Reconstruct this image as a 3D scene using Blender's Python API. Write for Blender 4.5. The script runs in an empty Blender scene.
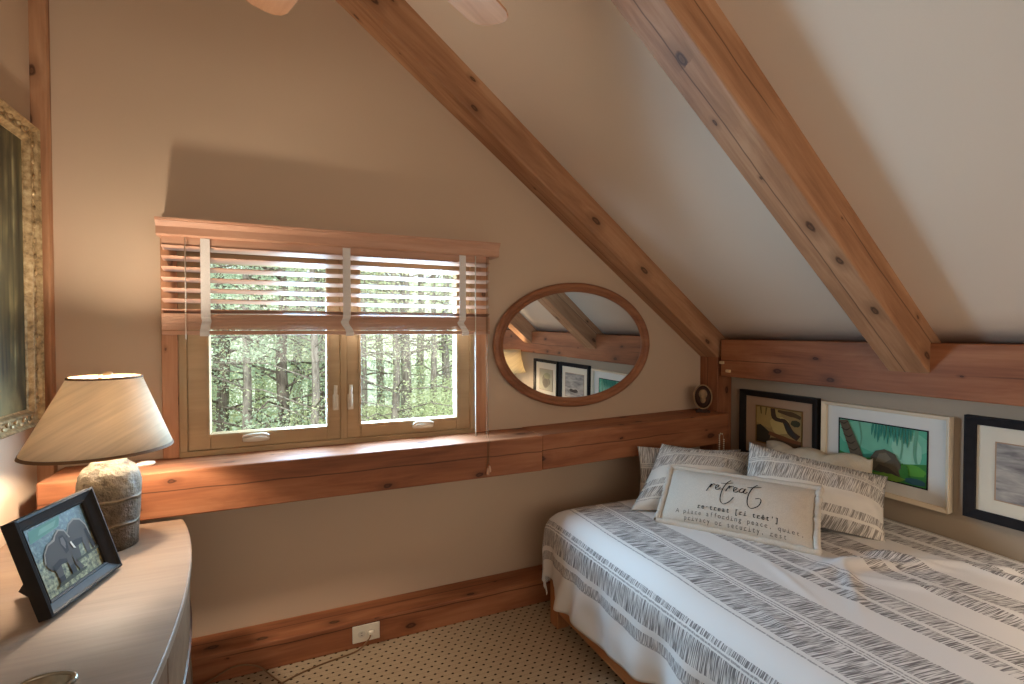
import bpy, bmesh, math, random
from mathutils import Vector, Matrix, noise
R = math.radians
random.seed(7)
C = bpy.context.scene.collection
EYE = 1.45            # eye height above the floor; coordinates below are relative to the eye, lifted at the end

# ------------------------------------------------------------------ helpers
def srgb(r, g, b):
    f = lambda c: (c/255/12.92) if c/255 <= 0.04045 else ((c/255+0.055)/1.055)**2.4
    return (f(r), f(g), f(b), 1.0)

class NT:
    def __init__(s, name):
        s.m = bpy.data.materials.new(name); s.m.use_nodes = True
        s.t = s.m.node_tree; s.t.nodes.clear()
        s.out = s.n('ShaderNodeOutputMaterial')
    def n(s, typ, **kw):
        nd = s.t.nodes.new(typ)
        for k, v in kw.items(): setattr(nd, k, v)
        return nd
    def l(s, a, b): s.t.links.new(a, b)
    def set(s, nd, **kw):
        for k, v in kw.items(): nd.inputs[k.replace('_', ' ')].default_value = v
        return nd
    def math(s, op, a, b=None, c=None, clamp=False):
        nd = s.n('ShaderNodeMath', operation=op); nd.use_clamp = clamp
        for i, x in enumerate((a, b, c)):
            if x is None: continue
            if isinstance(x, (int, float)): nd.inputs[i].default_value = x
            else: s.l(x, nd.inputs[i])
        return nd.outputs[0]
    def mix(s, fac, a, b, mode='MIX'):
        nd = s.n('ShaderNodeMix', data_type='RGBA', blend_type=mode)
        for i, x in ((0, fac), (6, a), (7, b)):
            if isinstance(x, (int, float)): nd.inputs[i].default_value = x
            elif isinstance(x, tuple): nd.inputs[i].default_value = x
            else: s.l(x, nd.inputs[i])
        return nd.outputs[2]
    def ramp(s, fac, stops, interp='LINEAR'):
        nd = s.n('ShaderNodeValToRGB'); cr = nd.color_ramp; cr.interpolation = interp
        while len(cr.elements) > 1: cr.elements.remove(cr.elements[-1])
        cr.elements[0].position, cr.elements[0].color = stops[0][0], stops[0][1]
        for p, c in stops[1:]:
            e = cr.elements.new(p); e.color = c
        s.l(fac, nd.inputs[0]); return nd.outputs[0]
    def coords(s, kind='Object', scale=(1, 1, 1), off=True):
        tc = s.n('ShaderNodeTexCoord'); mp = s.n('ShaderNodeMapping')
        mp.inputs['Scale'].default_value = scale
        s.l(tc.outputs[kind], mp.inputs['Vector'])
        if off:
            oi = s.n('ShaderNodeObjectInfo')
            ml = s.math('MULTIPLY', oi.outputs['Random'], 37.0)
            cx = s.n('ShaderNodeCombineXYZ')
            for i in range(3): s.l(ml, cx.inputs[i])
            s.l(cx.outputs[0], mp.inputs['Location'])
        return mp.outputs[0]
    def noise(s, vec, scale=5, detail=3, rough=.5, dist=0):
        nd = s.n('ShaderNodeTexNoise'); s.set(nd, Scale=scale, Detail=detail, Roughness=rough, Distortion=dist)
        s.l(vec, nd.inputs['Vector']); return nd.outputs['Fac']
    def bsdf(s, col, rough=.6, metal=0, spec=.3, bump=None, bstr=.3, bdist=.01):
        b = s.n('ShaderNodeBsdfPrincipled')
        if isinstance(col, tuple): b.inputs['Base Color'].default_value = col
        else: s.l(col, b.inputs['Base Color'])
        if isinstance(rough, (int, float)): b.inputs['Roughness'].default_value = rough
        else: s.l(rough, b.inputs['Roughness'])
        b.inputs['Metallic'].default_value = metal; b.inputs['Specular IOR Level'].default_value = spec
        if bump is not None:
            bp = s.n('ShaderNodeBump'); s.set(bp, Strength=bstr, Distance=bdist); s.l(bump, bp.inputs['Height'])
            s.l(bp.outputs[0], b.inputs['Normal'])
        s.l(b.outputs[0], s.out.inputs[0]); return b

def grey(v): return (v, v, v, 1)

def wood(name, light, mid, dark, knots=True, checks=True, rough=.55, grain=1.0, spec=.25, kscale=1.0):
    m = NT(name)
    v = m.coords('Object', (1.2*grain, 9*grain, 9*grain))
    n1 = m.noise(v, 1.6, 6, .6, .6)
    v2 = m.coords('Object', (.5, 1.6, 1.6))
    n2 = m.noise(v2, 1.4, 2)
    v3 = m.coords('Object', (2.0, 60, 60))
    n3 = m.noise(v3, 1.5, 3)
    f = m.math('ADD', m.math('MULTIPLY', n1, .55), m.math('ADD', m.math('MULTIPLY', n2, .35), m.math('MULTIPLY', n3, .15)))
    col = m.ramp(f, [(.36, dark), (.52, mid), (.66, light)])
    if knots or checks:
        tc = m.n('ShaderNodeTexCoord'); sp = m.n('ShaderNodeSeparateXYZ'); m.l(tc.outputs['Object'], sp.inputs[0])
        sn = m.n('ShaderNodeSeparateXYZ'); m.l(tc.outputs['Normal'], sn.inputs[0])
        fl = m.math('GREATER_THAN', m.math('ABSOLUTE', sn.outputs[2]), .5)      # top or bottom face
        oi = m.n('ShaderNodeObjectInfo')
        c = m.math('ADD', m.math('MULTIPLY', sp.outputs[1], fl), m.math('MULTIPLY', m.math('SUBTRACT', sp.outputs[2], .09), m.math('SUBTRACT', 1.0, fl)))
        x = m.math('ADD', sp.outputs[0], m.math('ADD', m.math('MULTIPLY', oi.outputs['Random'], 53.0), m.math('MULTIPLY', fl, 7.3)))
    if knots:
        kv = m.n('ShaderNodeCombineXYZ'); m.l(m.math('MULTIPLY', x, 3.6*kscale), kv.inputs[0]); m.l(m.math('MULTIPLY', c, 7.0*kscale), kv.inputs[1])
        nz = m.noise(m.coords('Object', (26, 34, 34)), 1, 2)
        wv = m.n('ShaderNodeVectorMath', operation='ADD'); m.l(kv.outputs[0], wv.inputs[0])
        cz = m.n('ShaderNodeCombineXYZ'); m.l(m.math('MULTIPLY', m.math('SUBTRACT', nz, .5), .10), cz.inputs[0]); m.l(m.math('MULTIPLY', m.math('SUBTRACT', nz, .5), .06), cz.inputs[1])
        m.l(cz.outputs[0], wv.inputs[1])
        vo = m.n('ShaderNodeTexVoronoi', voronoi_dimensions='2D'); vo.inputs['Scale'].default_value = 1.0; m.l(wv.outputs[0], vo.inputs['Vector'])
        sep = m.n('ShaderNodeSeparateColor'); m.l(vo.outputs['Color'], sep.inputs[0])
        on = m.math('GREATER_THAN', sep.outputs[0], .45)
        d = m.math('DIVIDE', vo.outputs['Distance'], m.math('ADD', .25, m.math('MULTIPLY', sep.outputs[1], 1.3)))
        k1 = m.math('MULTIPLY', m.ramp(d, [(.0, grey(.75)), (.03, grey(.6)), (.045, grey(1)), (.065, grey(.75)), (.085, grey(0))]), on)
        k2 = m.math('MULTIPLY', m.ramp(d, [(.07, grey(1)), (.24, grey(0))]), on)
        col = m.mix(m.math('MULTIPLY', k2, .5), col, tuple(x_*.7 for x_ in dark[:3])+(1,))
        col = m.mix(m.math('MULTIPLY', k1, .92), col, (dark[0]*.25, dark[1]*.22, dark[2]*.25, 1))
    if checks:
        xv = m.n('ShaderNodeCombineXYZ'); m.l(m.math('MULTIPLY', x, 1.1), xv.inputs[0])
        wob = m.math('MULTIPLY', m.math('SUBTRACT', m.noise(xv.outputs[0], 1.0, 4, .6), .5), .05)
        cr = m.math('ABSOLUTE', m.math('ADD', m.math('SUBTRACT', c, .012), wob))
        xg = m.n('ShaderNodeCombineXYZ'); m.l(m.math('MULTIPLY', x, .7), xg.inputs[0]); xg.inputs[1].default_value = 4.2
        gate = m.ramp(m.noise(xg.outputs[0], 1.0, 1), [(.47, grey(0)), (.53, grey(1))])
        c1 = m.math('MULTIPLY', m.ramp(cr, [(.0007, grey(1)), (.0022, grey(0))]), gate)
        col = m.mix(m.math('MULTIPLY', c1, .85), col, (dark[0]*.22, dark[1]*.22, dark[2]*.22, 1))
    m.bsdf(col, rough, spec=spec, bump=n3, bstr=.12, bdist=.004)
    return m.m

def plain(name, col, rough=.6, metal=0, spec=.3, var=.0, vscale=40, bstr=0):
    m = NT(name); v = m.coords('Object')
    n = m.noise(v, vscale, 4)
    c = col
    if var: c = m.mix(m.ramp(n, [(.3, grey(0)), (.7, grey(1))]), tuple(x*(1-var) for x in col[:3])+(1,), tuple(min(1, x*(1+var)) for x in col[:3])+(1,))
    m.bsdf(c, rough, metal, spec, bump=n if bstr else None, bstr=bstr, bdist=.003)
    return m.m

def link(name, bm, mat, parent=None, smooth=False):
    me = bpy.data.meshes.new(name); bm.normal_update(); bm.to_mesh(me); bm.free()
    o = bpy.data.objects.new(name, me); C.objects.link(o)
    for mm in (mat if isinstance(mat, (list, tuple)) else [mat]): me.materials.append(mm)
    if smooth:
        for p in me.polygons: p.use_smooth = True
    if parent: o.parent = parent
    return o

def autosmooth(o, ang=35):
    me = o.data
    for p in me.polygons: p.use_smooth = True
    bm = bmesh.new(); bm.from_mesh(me)
    for e in bm.edges:
        if len(e.link_faces) == 2 and e.calc_face_angle(0) > R(ang): e.smooth = False
    bm.to_mesh(me); bm.free()

def add_box(bm, c, s, bev=0, seg=2, mat=0, M=None):
    r = bmesh.ops.create_cube(bm, size=1)
    vs = r['verts']
    for v in vs: v.co = Vector((v.co.x*s[0]+c[0], v.co.y*s[1]+c[1], v.co.z*s[2]+c[2]))
    fs = list({f for v in vs for f in v.link_faces})
    for f in fs: f.material_index = mat
    if bev:
        es = list({e for v in vs for e in v.link_edges})
        g = bmesh.ops.bevel(bm, geom=es, offset=bev, segments=seg, profile=.5, affect='EDGES', material=-1)
        vs = list({v for f in g['faces'] for v in f.verts} | {v for v in vs if v.is_valid})
    if M is not None:
        for v in vs: v.co = M @ v.co
    return vs

def bx(lo, hi, bev=0, seg=2):
    bm = bmesh.new()
    add_box(bm, [(a+b)/2 for a, b in zip(lo, hi)], [b-a for a, b in zip(lo, hi)], bev, seg)
    return bm

def add_lathe(bm, prof, n=48, c=(0, 0, 0), cap0=True, cap1=True, mat=0, sx=1, sy=1, closed=False):
    rings = []
    for r, z in prof:
        rings.append([bm.verts.new((c[0]+r*sx*math.cos(2*math.pi*i/n), c[1]+r*sy*math.sin(2*math.pi*i/n), c[2]+z)) for i in range(n)])
    pairs = list(zip(rings, rings[1:]))
    if closed: pairs.append((rings[-1], rings[0]))
    for a, b in pairs:
        for i in range(n):
            f = bm.faces.new((a[i], a[(i+1) % n], b[(i+1) % n], b[i])); f.material_index = mat
    if not closed:
        if cap0: bm.faces.new(rings[0][::-1]).material_index = mat
        if cap1: bm.faces.new(rings[-1]).material_index = mat

def add_tube(bm, pts, rad, n=10, cap=True, mat=0, sq=1.0):
    pts = [Vector(p) for p in pts]; rings = []
    rr = rad if isinstance(rad, (list, tuple)) else [rad]*len(pts)
    up = None
    for i, p in enumerate(pts):
        t = (pts[min(i+1, len(pts)-1)]-pts[max(i-1, 0)]).normalized()
        if up is None:
            up = Vector((0, 0, 1)) if abs(t.z) < .9 else Vector((1, 0, 0))
        a = t.cross(up).normalized(); b = a.cross(t).normalized(); up = b
        rings.append([bm.verts.new(p+(a*math.cos(2*math.pi*k/n)*sq+b*math.sin(2*math.pi*k/n))*rr[i]) for k in range(n)])
    for r0, r1 in zip(rings, rings[1:]):
        for k in range(n):
            f = bm.faces.new((r0[k], r0[(k+1) % n], r1[(k+1) % n], r1[k])); f.material_index = mat
    if cap:
        bm.faces.new(rings[0][::-1]).material_index = mat; bm.faces.new(rings[-1]).material_index = mat

def add_prism(bm, poly, axis, a, b, mat=0):
    """closed outline in the two other axes, extruded along axis from a to b"""
    def mk(p, q): return {'x': (q, p[0], p[1]), 'y': (p[0], q, p[1]), 'z': (p[0], p[1], q)}[axis]
    A = [bm.verts.new(mk(p, a)) for p in poly]; B = [bm.verts.new(mk(p, b)) for p in poly]
    n = len(poly)
    fs = [bm.faces.new(A[::-1]), bm.faces.new(B)]
    for i in range(n): fs.append(bm.faces.new((A[i], A[(i+1) % n], B[(i+1) % n], B[i])))
    for f in fs: f.material_index = mat
    bmesh.ops.recalc_face_normals(bm, faces=fs)

def smooth_path(pts, sub=8):
    P = [Vector(p) for p in pts]; out = []
    for i in range(len(P)-1):
        p0, p1, p2, p3 = P[max(i-1, 0)], P[i], P[i+1], P[min(i+2, len(P)-1)]
        for k in range(sub):
            t = k/sub
            out.append(.5*((2*p1)+(p2-p0)*t+(2*p0-5*p1+4*p2-p3)*t*t+(3*p1-p0-3*p2+p3)*t**3))
    out.append(P[-1]); return out

def thing(name, label, cat, loc=(0, 0, 0), group=None, rot=None):
    o = bpy.data.objects.new(name, None); C.objects.link(o)
    o.empty_display_size = .1; o.location = loc
    if rot: o.rotation_euler = rot
    o['label'] = label; o['category'] = cat
    if group: o['group'] = group
    return o

def tag(o, label, cat, group=None):
    o['label'] = label; o['category'] = cat
    if group: o['group'] = group
    return o

def struct(name, bm, mat, parent=None, smooth=False):
    o = link(name, bm, mat, parent, smooth)
    if parent is None: o['kind'] = 'structure'
    return o

# ------------------------------------------------------------------ materials
PINE = wood('pine_timber', srgb(192, 148, 112), srgb(170, 124, 90), srgb(134, 92, 64))
PINE_RED = wood('red_pine_timber', srgb(172, 114, 78), srgb(148, 92, 60), srgb(112, 66, 42))
PINE_TRIM = wood('pine_casing', srgb(196, 146, 110), srgb(178, 126, 92), srgb(150, 102, 72), checks=False, kscale=1.5)
OAK = wood('window_oak', srgb(182, 154, 118), srgb(170, 142, 106), srgb(152, 124, 90), knots=False, checks=False)
BLIND = wood('blind_wood', srgb(208, 164, 136), srgb(194, 148, 120), srgb(176, 128, 100), knots=False, checks=False, rough=.45)
BLEACH = wood('bleached_maple', srgb(140, 117, 97), srgb(128, 105, 86), srgb(110, 88, 69), knots=False, checks=False, rough=.48, grain=.7, spec=.22)
MAPLE_FRONT = wood('maple_front', srgb(122, 94, 70), srgb(110, 82, 60), srgb(92, 66, 46), knots=False, checks=False, rough=.6, spec=.12)
MIRRORWOOD = wood('mirror_walnut', srgb(160, 108, 76), srgb(140, 90, 62), srgb(112, 70, 46), knots=False, checks=False, rough=.4)
BEDWOOD = wood('bed_wood', srgb(196, 138, 92), srgb(176, 118, 76), srgb(150, 96, 60), knots=False, checks=False, rough=.45)

def paint_mat(name, col, bs=.15):
    m = NT(name); v = m.coords('Object', off=False)
    n = m.noise(v, 180, 3); n2 = m.noise(v, 1.3, 2)
    c = m.mix(m.ramp(n2, [(.3, grey(0)), (.7, grey(1))]), tuple(x*.96 for x in col[:3])+(1,), col)
    m.bsdf(c, .85, spec=.15, bump=n, bstr=bs, bdist=.002); return m.m
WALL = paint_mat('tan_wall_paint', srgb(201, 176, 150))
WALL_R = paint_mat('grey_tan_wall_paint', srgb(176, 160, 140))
CEIL = paint_mat('ceiling_paint', srgb(224, 206, 186))

def carpet_mat():
    m = NT('dotted_loop_carpet')
    tc = m.n('ShaderNodeTexCoord'); sp = m.n('ShaderNodeSeparateXYZ'); m.l(tc.outputs['Object'], sp.inputs[0])
    v = m.math('DIVIDE', sp.outputs[1], .0265); row = m.math('FLOOR', v)
    st = m.math('MULTIPLY', m.math('FLOORED_MODULO', row, 2.0), .5)
    u = m.math('ADD', m.math('DIVIDE', sp.outputs[0], .0465), st)
    du = m.math('MULTIPLY', m.math('SUBTRACT', m.math('FRACT', u), .5), .0465/.0068)
    dv = m.math('MULTIPLY', m.math('SUBTRACT', m.math('FRACT', v), .5), .0265/.0053)
    d = m.math('SQRT', m.math('ADD', m.math('MULTIPLY', du, du), m.math('MULTIPLY', dv, dv)))
    dot = m.ramp(d, [(.75, grey(1)), (1.0, grey(0))])
    line = m.ramp(m.math('ABSOLUTE', dv), [(.12, grey(.35)), (.3, grey(0))])
    n = m.noise(tc.outputs['Object'], 260, 3); n2 = m.noise(tc.outputs['Object'], 30, 2)
    base = m.mix(n, srgb(158, 134, 106), srgb(214, 194, 164))
    base = m.mix(m.math('MULTIPLY', n2, .25), base, srgb(150, 124, 96))
    col = m.mix(line, base, srgb(110, 84, 60))
    col = m.mix(dot, col, srgb(58, 40, 26))
    h = m.math('SUBTRACT', n, m.math('MULTIPLY', dot, .8))
    m.bsdf(col, .95, spec=.05, bump=h, bstr=.6, bdist=.006); return m.m
CARPET = carpet_mat()

BANDS = [(.60, 0), (.970, 1), (.976, 2), (1.017, 0), (1.040, 2), (1.127, 0), (1.136, 1), (1.141, 0), (1.146, 2), (1.164, 0), (1.246, 1), (1.2495, 0), (1.262, 1), (1.2655, 0),
         (1.285, 2), (1.408, 0), (1.416, 1), (1.419, 0), (1.431, 1), (1.434, 0), (1.446, 2), (1.556, 0), (1.675, 2), (1.722, 0), (1.740, 2), (1.824, 0), (1.834, 1), (1.842, 0), (1.966, 2), (2.036, 0), (2.058, 2)]
BANDS2 = [(2.173, 0), (2.315, 2), (2.386, 0), (2.416, 2), (2.525, 0), (2.55, 1), (2.556, 0)]
def ikat_mat(name, white, ink, dens=1.0):
    """band pattern read from the cloth's own UVs: U is metres across the stripes, V metres along them"""
    m = NT(name)
    tc = m.n('ShaderNodeTexCoord'); sp = m.n('ShaderNodeSeparateXYZ'); m.l(tc.outputs['UV'], sp.inputs[0])
    u, v = sp.outputs[0], sp.outputs[1]
    cv = m.n('ShaderNodeCombineXYZ'); m.l(m.math('MULTIPLY', u, 6.0), cv.inputs[0]); m.l(m.math('MULTIPLY', v, 9.0), cv.inputs[1])
    wob = m.math('MULTIPLY', m.math('SUBTRACT', m.noise(cv.outputs[0], 6, 3), .5), .008)
    uw = m.math('ADD', u, wob)
    def bands(lst, a, b):
        f = m.math('DIVIDE', m.math('SUBTRACT', uw, a), b-a)
        cols = {0: grey(0), 1: grey(.5), 2: grey(1)}
        return m.ramp(f, [(max(0, (p-a)/(b-a)), cols[k]) for p, k in lst], 'CONSTANT')
    r1 = bands(BANDS, .6, 2.2); r2 = bands([(2.0, 2)]+BANDS2, 2.0, 2.7)
    sel = m.math('GREATER_THAN', u, 2.165)
    band = m.mix(sel, r1, r2)
    is_ik = m.math('GREATER_THAN', band, .75)
    is_ln = m.math('MULTIPLY', m.math('GREATER_THAN', band, .25), m.math('LESS_THAN', band, .75))
    cs = m.n('ShaderNodeCombineXYZ')
    slant = m.math('ADD', m.math('MULTIPLY', v, 290.0*dens), m.math('MULTIPLY', u, 40.0))
    m.l(m.math('MULTIPLY', u, 11.0), cs.inputs[0]); m.l(slant, cs.inputs[1])
    st = m.noise(cs.outputs[0], 1.0, 2, .55)
    ink1 = m.math('MULTIPLY', m.ramp(st, [(.44, grey(0)), (.56, grey(1))]), is_ik)
    cd = m.n('ShaderNodeCombineXYZ'); m.l(m.math('MULTIPLY', v, 160.0), cd.inputs[1])
    dash = m.ramp(m.noise(cd.outputs[0], 1.0, 0), [(.35, grey(.35)), (.5, grey(1))])
    ink2 = m.math('MULTIPLY', dash, is_ln)
    k = m.math('ADD', m.math('MULTIPLY', ink1, .86), m.math('MULTIPLY', ink2, .6), clamp=True)
    weave = m.noise(tc.outputs['UV'], 500, 2)
    w2 = m.noise(tc.outputs['UV'], 4, 2)
    wh = m.mix(m.math('MULTIPLY', w2, .3), white, tuple(x*.93 for x in white[:3])+(1,))
    col = m.mix(k, wh, ink)
    hgt = m.math('ADD', m.math('MULTIPLY', weave, .4), m.math('MULTIPLY', ink1, .5))
    m.bsdf(col, .9, spec=.1, bump=hgt, bstr=.35, bdist=.004); return m.m
IKAT = ikat_mat('ikat_striped_cotton', srgb(226, 222, 218), srgb(92, 86, 86))
IKAT_SHAM = ikat_mat('ikat_sham_cotton', srgb(220, 214, 204), srgb(122, 114, 108), .9)
CREAM = plain('cream_linen', srgb(206, 190, 164), .92, spec=.08, var=.06, vscale=220, bstr=.25)
LINEN = plain('natural_linen', srgb(204, 195, 182), .92, spec=.08, var=.08, vscale=260, bstr=.3)
INK = plain('black_print_ink', srgb(34, 28, 26), .8)
INK_GREY = plain('faded_print_ink', srgb(92, 84, 78), .8)
BLACKWOOD = plain('black_frame_lacquer', srgb(36, 31, 28), .6, spec=.2, var=.15, vscale=30)
NAVY = plain('navy_frame_stain', srgb(38, 37, 40), .75, spec=.1, var=.2, vscale=24)
PALEWOOD = plain('pale_maple_frame', srgb(214, 184, 142), .5, var=.08, vscale=30)
WHITEWOOD = plain('white_wash_frame', srgb(228, 212, 186), .5)
MAT_WHITE = plain('white_mat_board', srgb(224, 222, 216), .9)
MAT_CREAM = plain('cream_mat_board', srgb(226, 218, 200), .9)
MAT_TAN = plain('tan_mat_board', srgb(176, 146, 120), .9)
BRASS = plain('aged_brass', srgb(150, 120, 70), .35, metal=1)
CHROME = plain('satin_nickel', srgb(190, 190, 188), .22, metal=1)
PEWTER = plain('pewter', srgb(150, 140, 122), .3, metal=.9, var=.15, vscale=60)
WHITEPL = plain('cream_plastic', srgb(230, 220, 200), .4)
HANDLE = plain('putty_handle', srgb(214, 204, 186), .4)
TAPE = plain('white_blind_tape', srgb(222, 214, 206), .9, var=.05, vscale=300, bstr=.2)
CORD = plain('brown_flex', srgb(128, 96, 66), .6)
CORDW = plain('cream_cord', srgb(220, 205, 184), .8)
FANMAT = wood('fan_blade_wood', srgb(212, 162, 124), srgb(200, 150, 112), srgb(182, 132, 94), knots=False, checks=False, rough=.5)
BRONZE = plain('fan_bronze', srgb(88, 66, 48), .4, metal=.7)
DARKCARVE = plain('dark_carved_wood', srgb(62, 38, 26), .6, var=.2)
BONE = plain('bone_inlay', srgb(150, 122, 90), .6, var=.15)
DARKHOLE = plain('socket_slot', srgb(60, 50, 42), .7)

def mirror_mat():
    m = NT('mirror_silver')
    g = m.n('ShaderNodeBsdfGlossy'); g.inputs['Color'].default_value = (.86, .87, .85, 1); g.inputs['Roughness'].default_value = .004
    m.l(g.outputs[0], m.out.inputs[0]); return m.m
MIRROR = mirror_mat()
def glass_mat():
    m = NT('window_glass')
    t = m.n('ShaderNodeBsdfTransparent'); t.inputs[0].default_value = (.95, .97, .95, 1)
    g = m.n('ShaderNodeBsdfGlossy'); g.inputs['Roughness'].default_value = .02
    lw = m.n('ShaderNodeLayerWeight'); fo = m.math('ADD', m.math('MULTIPLY', m.math('POWER', lw.outputs['Facing'], 5.0), .6), .03)
    mx = m.n('ShaderNodeMixShader'); m.l(fo, mx.inputs[0]); m.l(t.outputs[0], mx.inputs[1]); m.l(g.outputs[0], mx.inputs[2])
    m.l(mx.outputs[0], m.out.inputs[0]); return m.m
GLASS = glass_mat()
def gilt_mat():
    m = NT('aged_gilt'); v = m.coords('Object')
    n = m.noise(v, 45, 5, .6); n2 = m.noise(v, 9, 3)
    c = m.ramp(n, [(.3, srgb(110, 86, 54)), (.5, srgb(176, 146, 102)), (.7, srgb(212, 188, 144))])
    c = m.mix(m.math('MULTIPLY', n2, .4), c, srgb(150, 138, 110))
    m.bsdf(c, .42, metal=.45, spec=.4, bump=n, bstr=.5, bdist=.004); return m.m
GILT = gilt_mat()
def shade_mat(name, col, tr=.45):
    m = NT(name); v = m.coords('Object', off=False)
    w0 = m.n('ShaderNodeMapping'); w0.inputs['Rotation'].default_value = (0, R(32), 0); m.l(v, w0.inputs[0])
    w = m.n('ShaderNodeMapping'); w.inputs['Scale'].default_value = (3, 3, 60); m.l(w0.outputs[0], w.inputs[0])
    n = m.noise(w.outputs[0], 1.6, 4); n2 = m.noise(v, 300, 2)
    c = m.mix(m.ramp(n, [(.35, grey(0)), (.65, grey(1))]), tuple(x*.84 for x in col[:3])+(1,), col)
    c = m.mix(m.math('MULTIPLY', n2, .2), c, tuple(x*.8 for x in col[:3])+(1,))
    d = m.n('ShaderNodeBsdfDiffuse'); t = m.n('ShaderNodeBsdfTranslucent'); mx = m.n('ShaderNodeMixShader')
    m.l(c, d.inputs[0]); m.l(c, t.inputs[0]); mx.inputs[0].default_value = tr
    m.l(d.outputs[0], mx.inputs[1]); m.l(t.outputs[0], mx.inputs[2]); m.l(mx.outputs[0], m.out.inputs[0]); return m.m
SHADE = shade_mat('linen_lamp_shade', srgb(232, 216, 192), .34)
SHADE2 = shade_mat('ivory_lamp_shade', srgb(236, 222, 190), .5)
def emit(name, col, s):
    m = NT(name); e = m.n('ShaderNodeEmission'); e.inputs[0].default_value = col; e.inputs[1].default_value = s
    m.l(e.outputs[0], m.out.inputs[0]); return m.m
BULB = emit('warm_bulb', (1, .85, .68, 1), 720)
BULB2 = emit('warm_bulb_far', (1, .78, .55, 1), 300)
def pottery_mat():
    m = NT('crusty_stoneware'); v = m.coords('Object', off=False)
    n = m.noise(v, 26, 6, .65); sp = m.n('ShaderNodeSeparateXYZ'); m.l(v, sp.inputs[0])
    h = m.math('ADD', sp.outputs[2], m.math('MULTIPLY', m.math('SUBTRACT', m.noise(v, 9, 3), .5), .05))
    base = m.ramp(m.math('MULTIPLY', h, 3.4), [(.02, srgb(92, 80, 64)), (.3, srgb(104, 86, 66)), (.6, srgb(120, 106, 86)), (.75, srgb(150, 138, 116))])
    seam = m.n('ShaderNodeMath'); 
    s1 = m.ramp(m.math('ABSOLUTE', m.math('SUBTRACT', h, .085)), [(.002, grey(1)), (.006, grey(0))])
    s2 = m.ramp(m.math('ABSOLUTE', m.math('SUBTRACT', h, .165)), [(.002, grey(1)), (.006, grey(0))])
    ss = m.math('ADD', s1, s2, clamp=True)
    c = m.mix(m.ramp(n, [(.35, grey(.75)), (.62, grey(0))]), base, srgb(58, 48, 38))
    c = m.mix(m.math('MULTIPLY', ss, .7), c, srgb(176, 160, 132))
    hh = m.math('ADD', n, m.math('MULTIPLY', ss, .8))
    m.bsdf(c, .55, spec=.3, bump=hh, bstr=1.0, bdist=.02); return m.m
POT = pottery_mat()
def bark_mat(name, a, b):
    m = NT(name); n = m.noise(m.coords('Object', (6, 6, 1.2)), 3, 5)
    m.bsdf(m.mix(m.ramp(n, [(.35, grey(0)), (.65, grey(1))]), a, b), .95, spec=.05, bump=n, bstr=.6, bdist=.03); return m.m
BARK = bark_mat('grey_bark', srgb(112, 104, 98), srgb(164, 156, 148))
BARK2 = bark_mat('dark_bark', srgb(86, 76, 70), srgb(132, 122, 114))
def leaf_mat(name, a, b, tr=.45):
    m = NT(name); n = m.noise(m.coords('Object', off=False), 2.2, 3)
    c = m.mix(m.ramp(n, [(.35, grey(0)), (.65, grey(1))]), a, b)
    d = m.n('ShaderNodeBsdfDiffuse'); t = m.n('ShaderNodeBsdfTranslucent'); mx = m.n('ShaderNodeMixShader'); mx.inputs[0].default_value = tr
    m.l(c, d.inputs[0]); m.l(c, t.inputs[0]); m.l(d.outputs[0], mx.inputs[1]); m.l(t.outputs[0], mx.inputs[2]); m.l(mx.outputs[0], m.out.inputs[0]); return m.m
LEAF_H = leaf_mat('hemlock_needles', srgb(176, 200, 176), srgb(214, 228, 204))  # all three leaf colours are kept pale to stand in for haze
LEAF_D = leaf_mat('spring_leaves', srgb(196, 208, 160), srgb(228, 234, 200))
LEAF_B = leaf_mat('shrub_leaves', srgb(190, 204, 158), srgb(222, 230, 194))
GROUND = plain('forest_floor', srgb(150, 150, 110), .95, var=.25, vscale=3)

# ------------------------------------------------------------------ room shell
YB, XR, XL, YF, ZF = 2.536, 2.62, -.885, -1.6, -1.45
struct('floor', bx((XL-.1, YF-.1, ZF-.12), (XR+.1, YB+.1, ZF)), CARPET)
WX0, WX1, WZ0, WZ1 = -.423, .906, -.54, .44          # window opening
bm = bmesh.new()
def wall_piece(x0, x1, z0, z1): add_box(bm, ((x0+x1)/2, YB+.03, (z0+z1)/2), (x1-x0, .06, z1-z0))
wall_piece(XL-.1, WX0, ZF, 3.1); wall_piece(WX1, XR+.1, ZF, 3.1)
wall_piece(WX0, WX1, ZF, WZ0); wall_piece(WX0, WX1, WZ1, 3.1)
struct('wall_back', bm, WALL)
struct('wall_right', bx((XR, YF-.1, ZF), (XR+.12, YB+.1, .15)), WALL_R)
struct('wall_left', bx((XL-.12, YF-.1, ZF), (XL, YB+.1, 3.1)), WALL)
struct('wall_front', bx((XL-.1, YF-.12, ZF), (XR+.1, YF, 3.1)), WALL)
def ceil_z(x, y):
    t = min(1, max(0, (y-1.227)/(2.387-1.227)))
    return -.03-(.848+(.777-.848)*t)*(x-2.55)
bm = bmesh.new()
xs = [XL-.1+(XR+.1-XL+.1)*i/12 for i in range(13)]; ys = [YF-.1+(YB+.1-YF+.1)*i/16 for i in range(17)]
lo = [[bm.verts.new((x, y, ceil_z(x, y))) for y in ys] for x in xs]
hi = [[bm.verts.new((x, y, ceil_z(x, y)+.15)) for y in ys] for x in xs]
for i in range(12):
    for j in range(16):
        bm.faces.new((lo[i][j], lo[i][j+1], lo[i+1][j+1], lo[i+1][j])); bm.faces.new((hi[i][j], hi[i+1][j], hi[i+1][j+1], hi[i][j+1]))
for i in range(12):
    for j in (0, 16): bm.faces.new((lo[i][j], lo[i+1][j], hi[i+1][j], hi[i][j]))
for j in range(16):
    for i in (0, 12): bm.faces.new((lo[i][j], lo[i][j+1], hi[i][j+1], hi[i][j]))
bmesh.ops.recalc_face_normals(bm, faces=bm.faces)
struct('ceiling', bm, CEIL, smooth=True)

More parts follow.
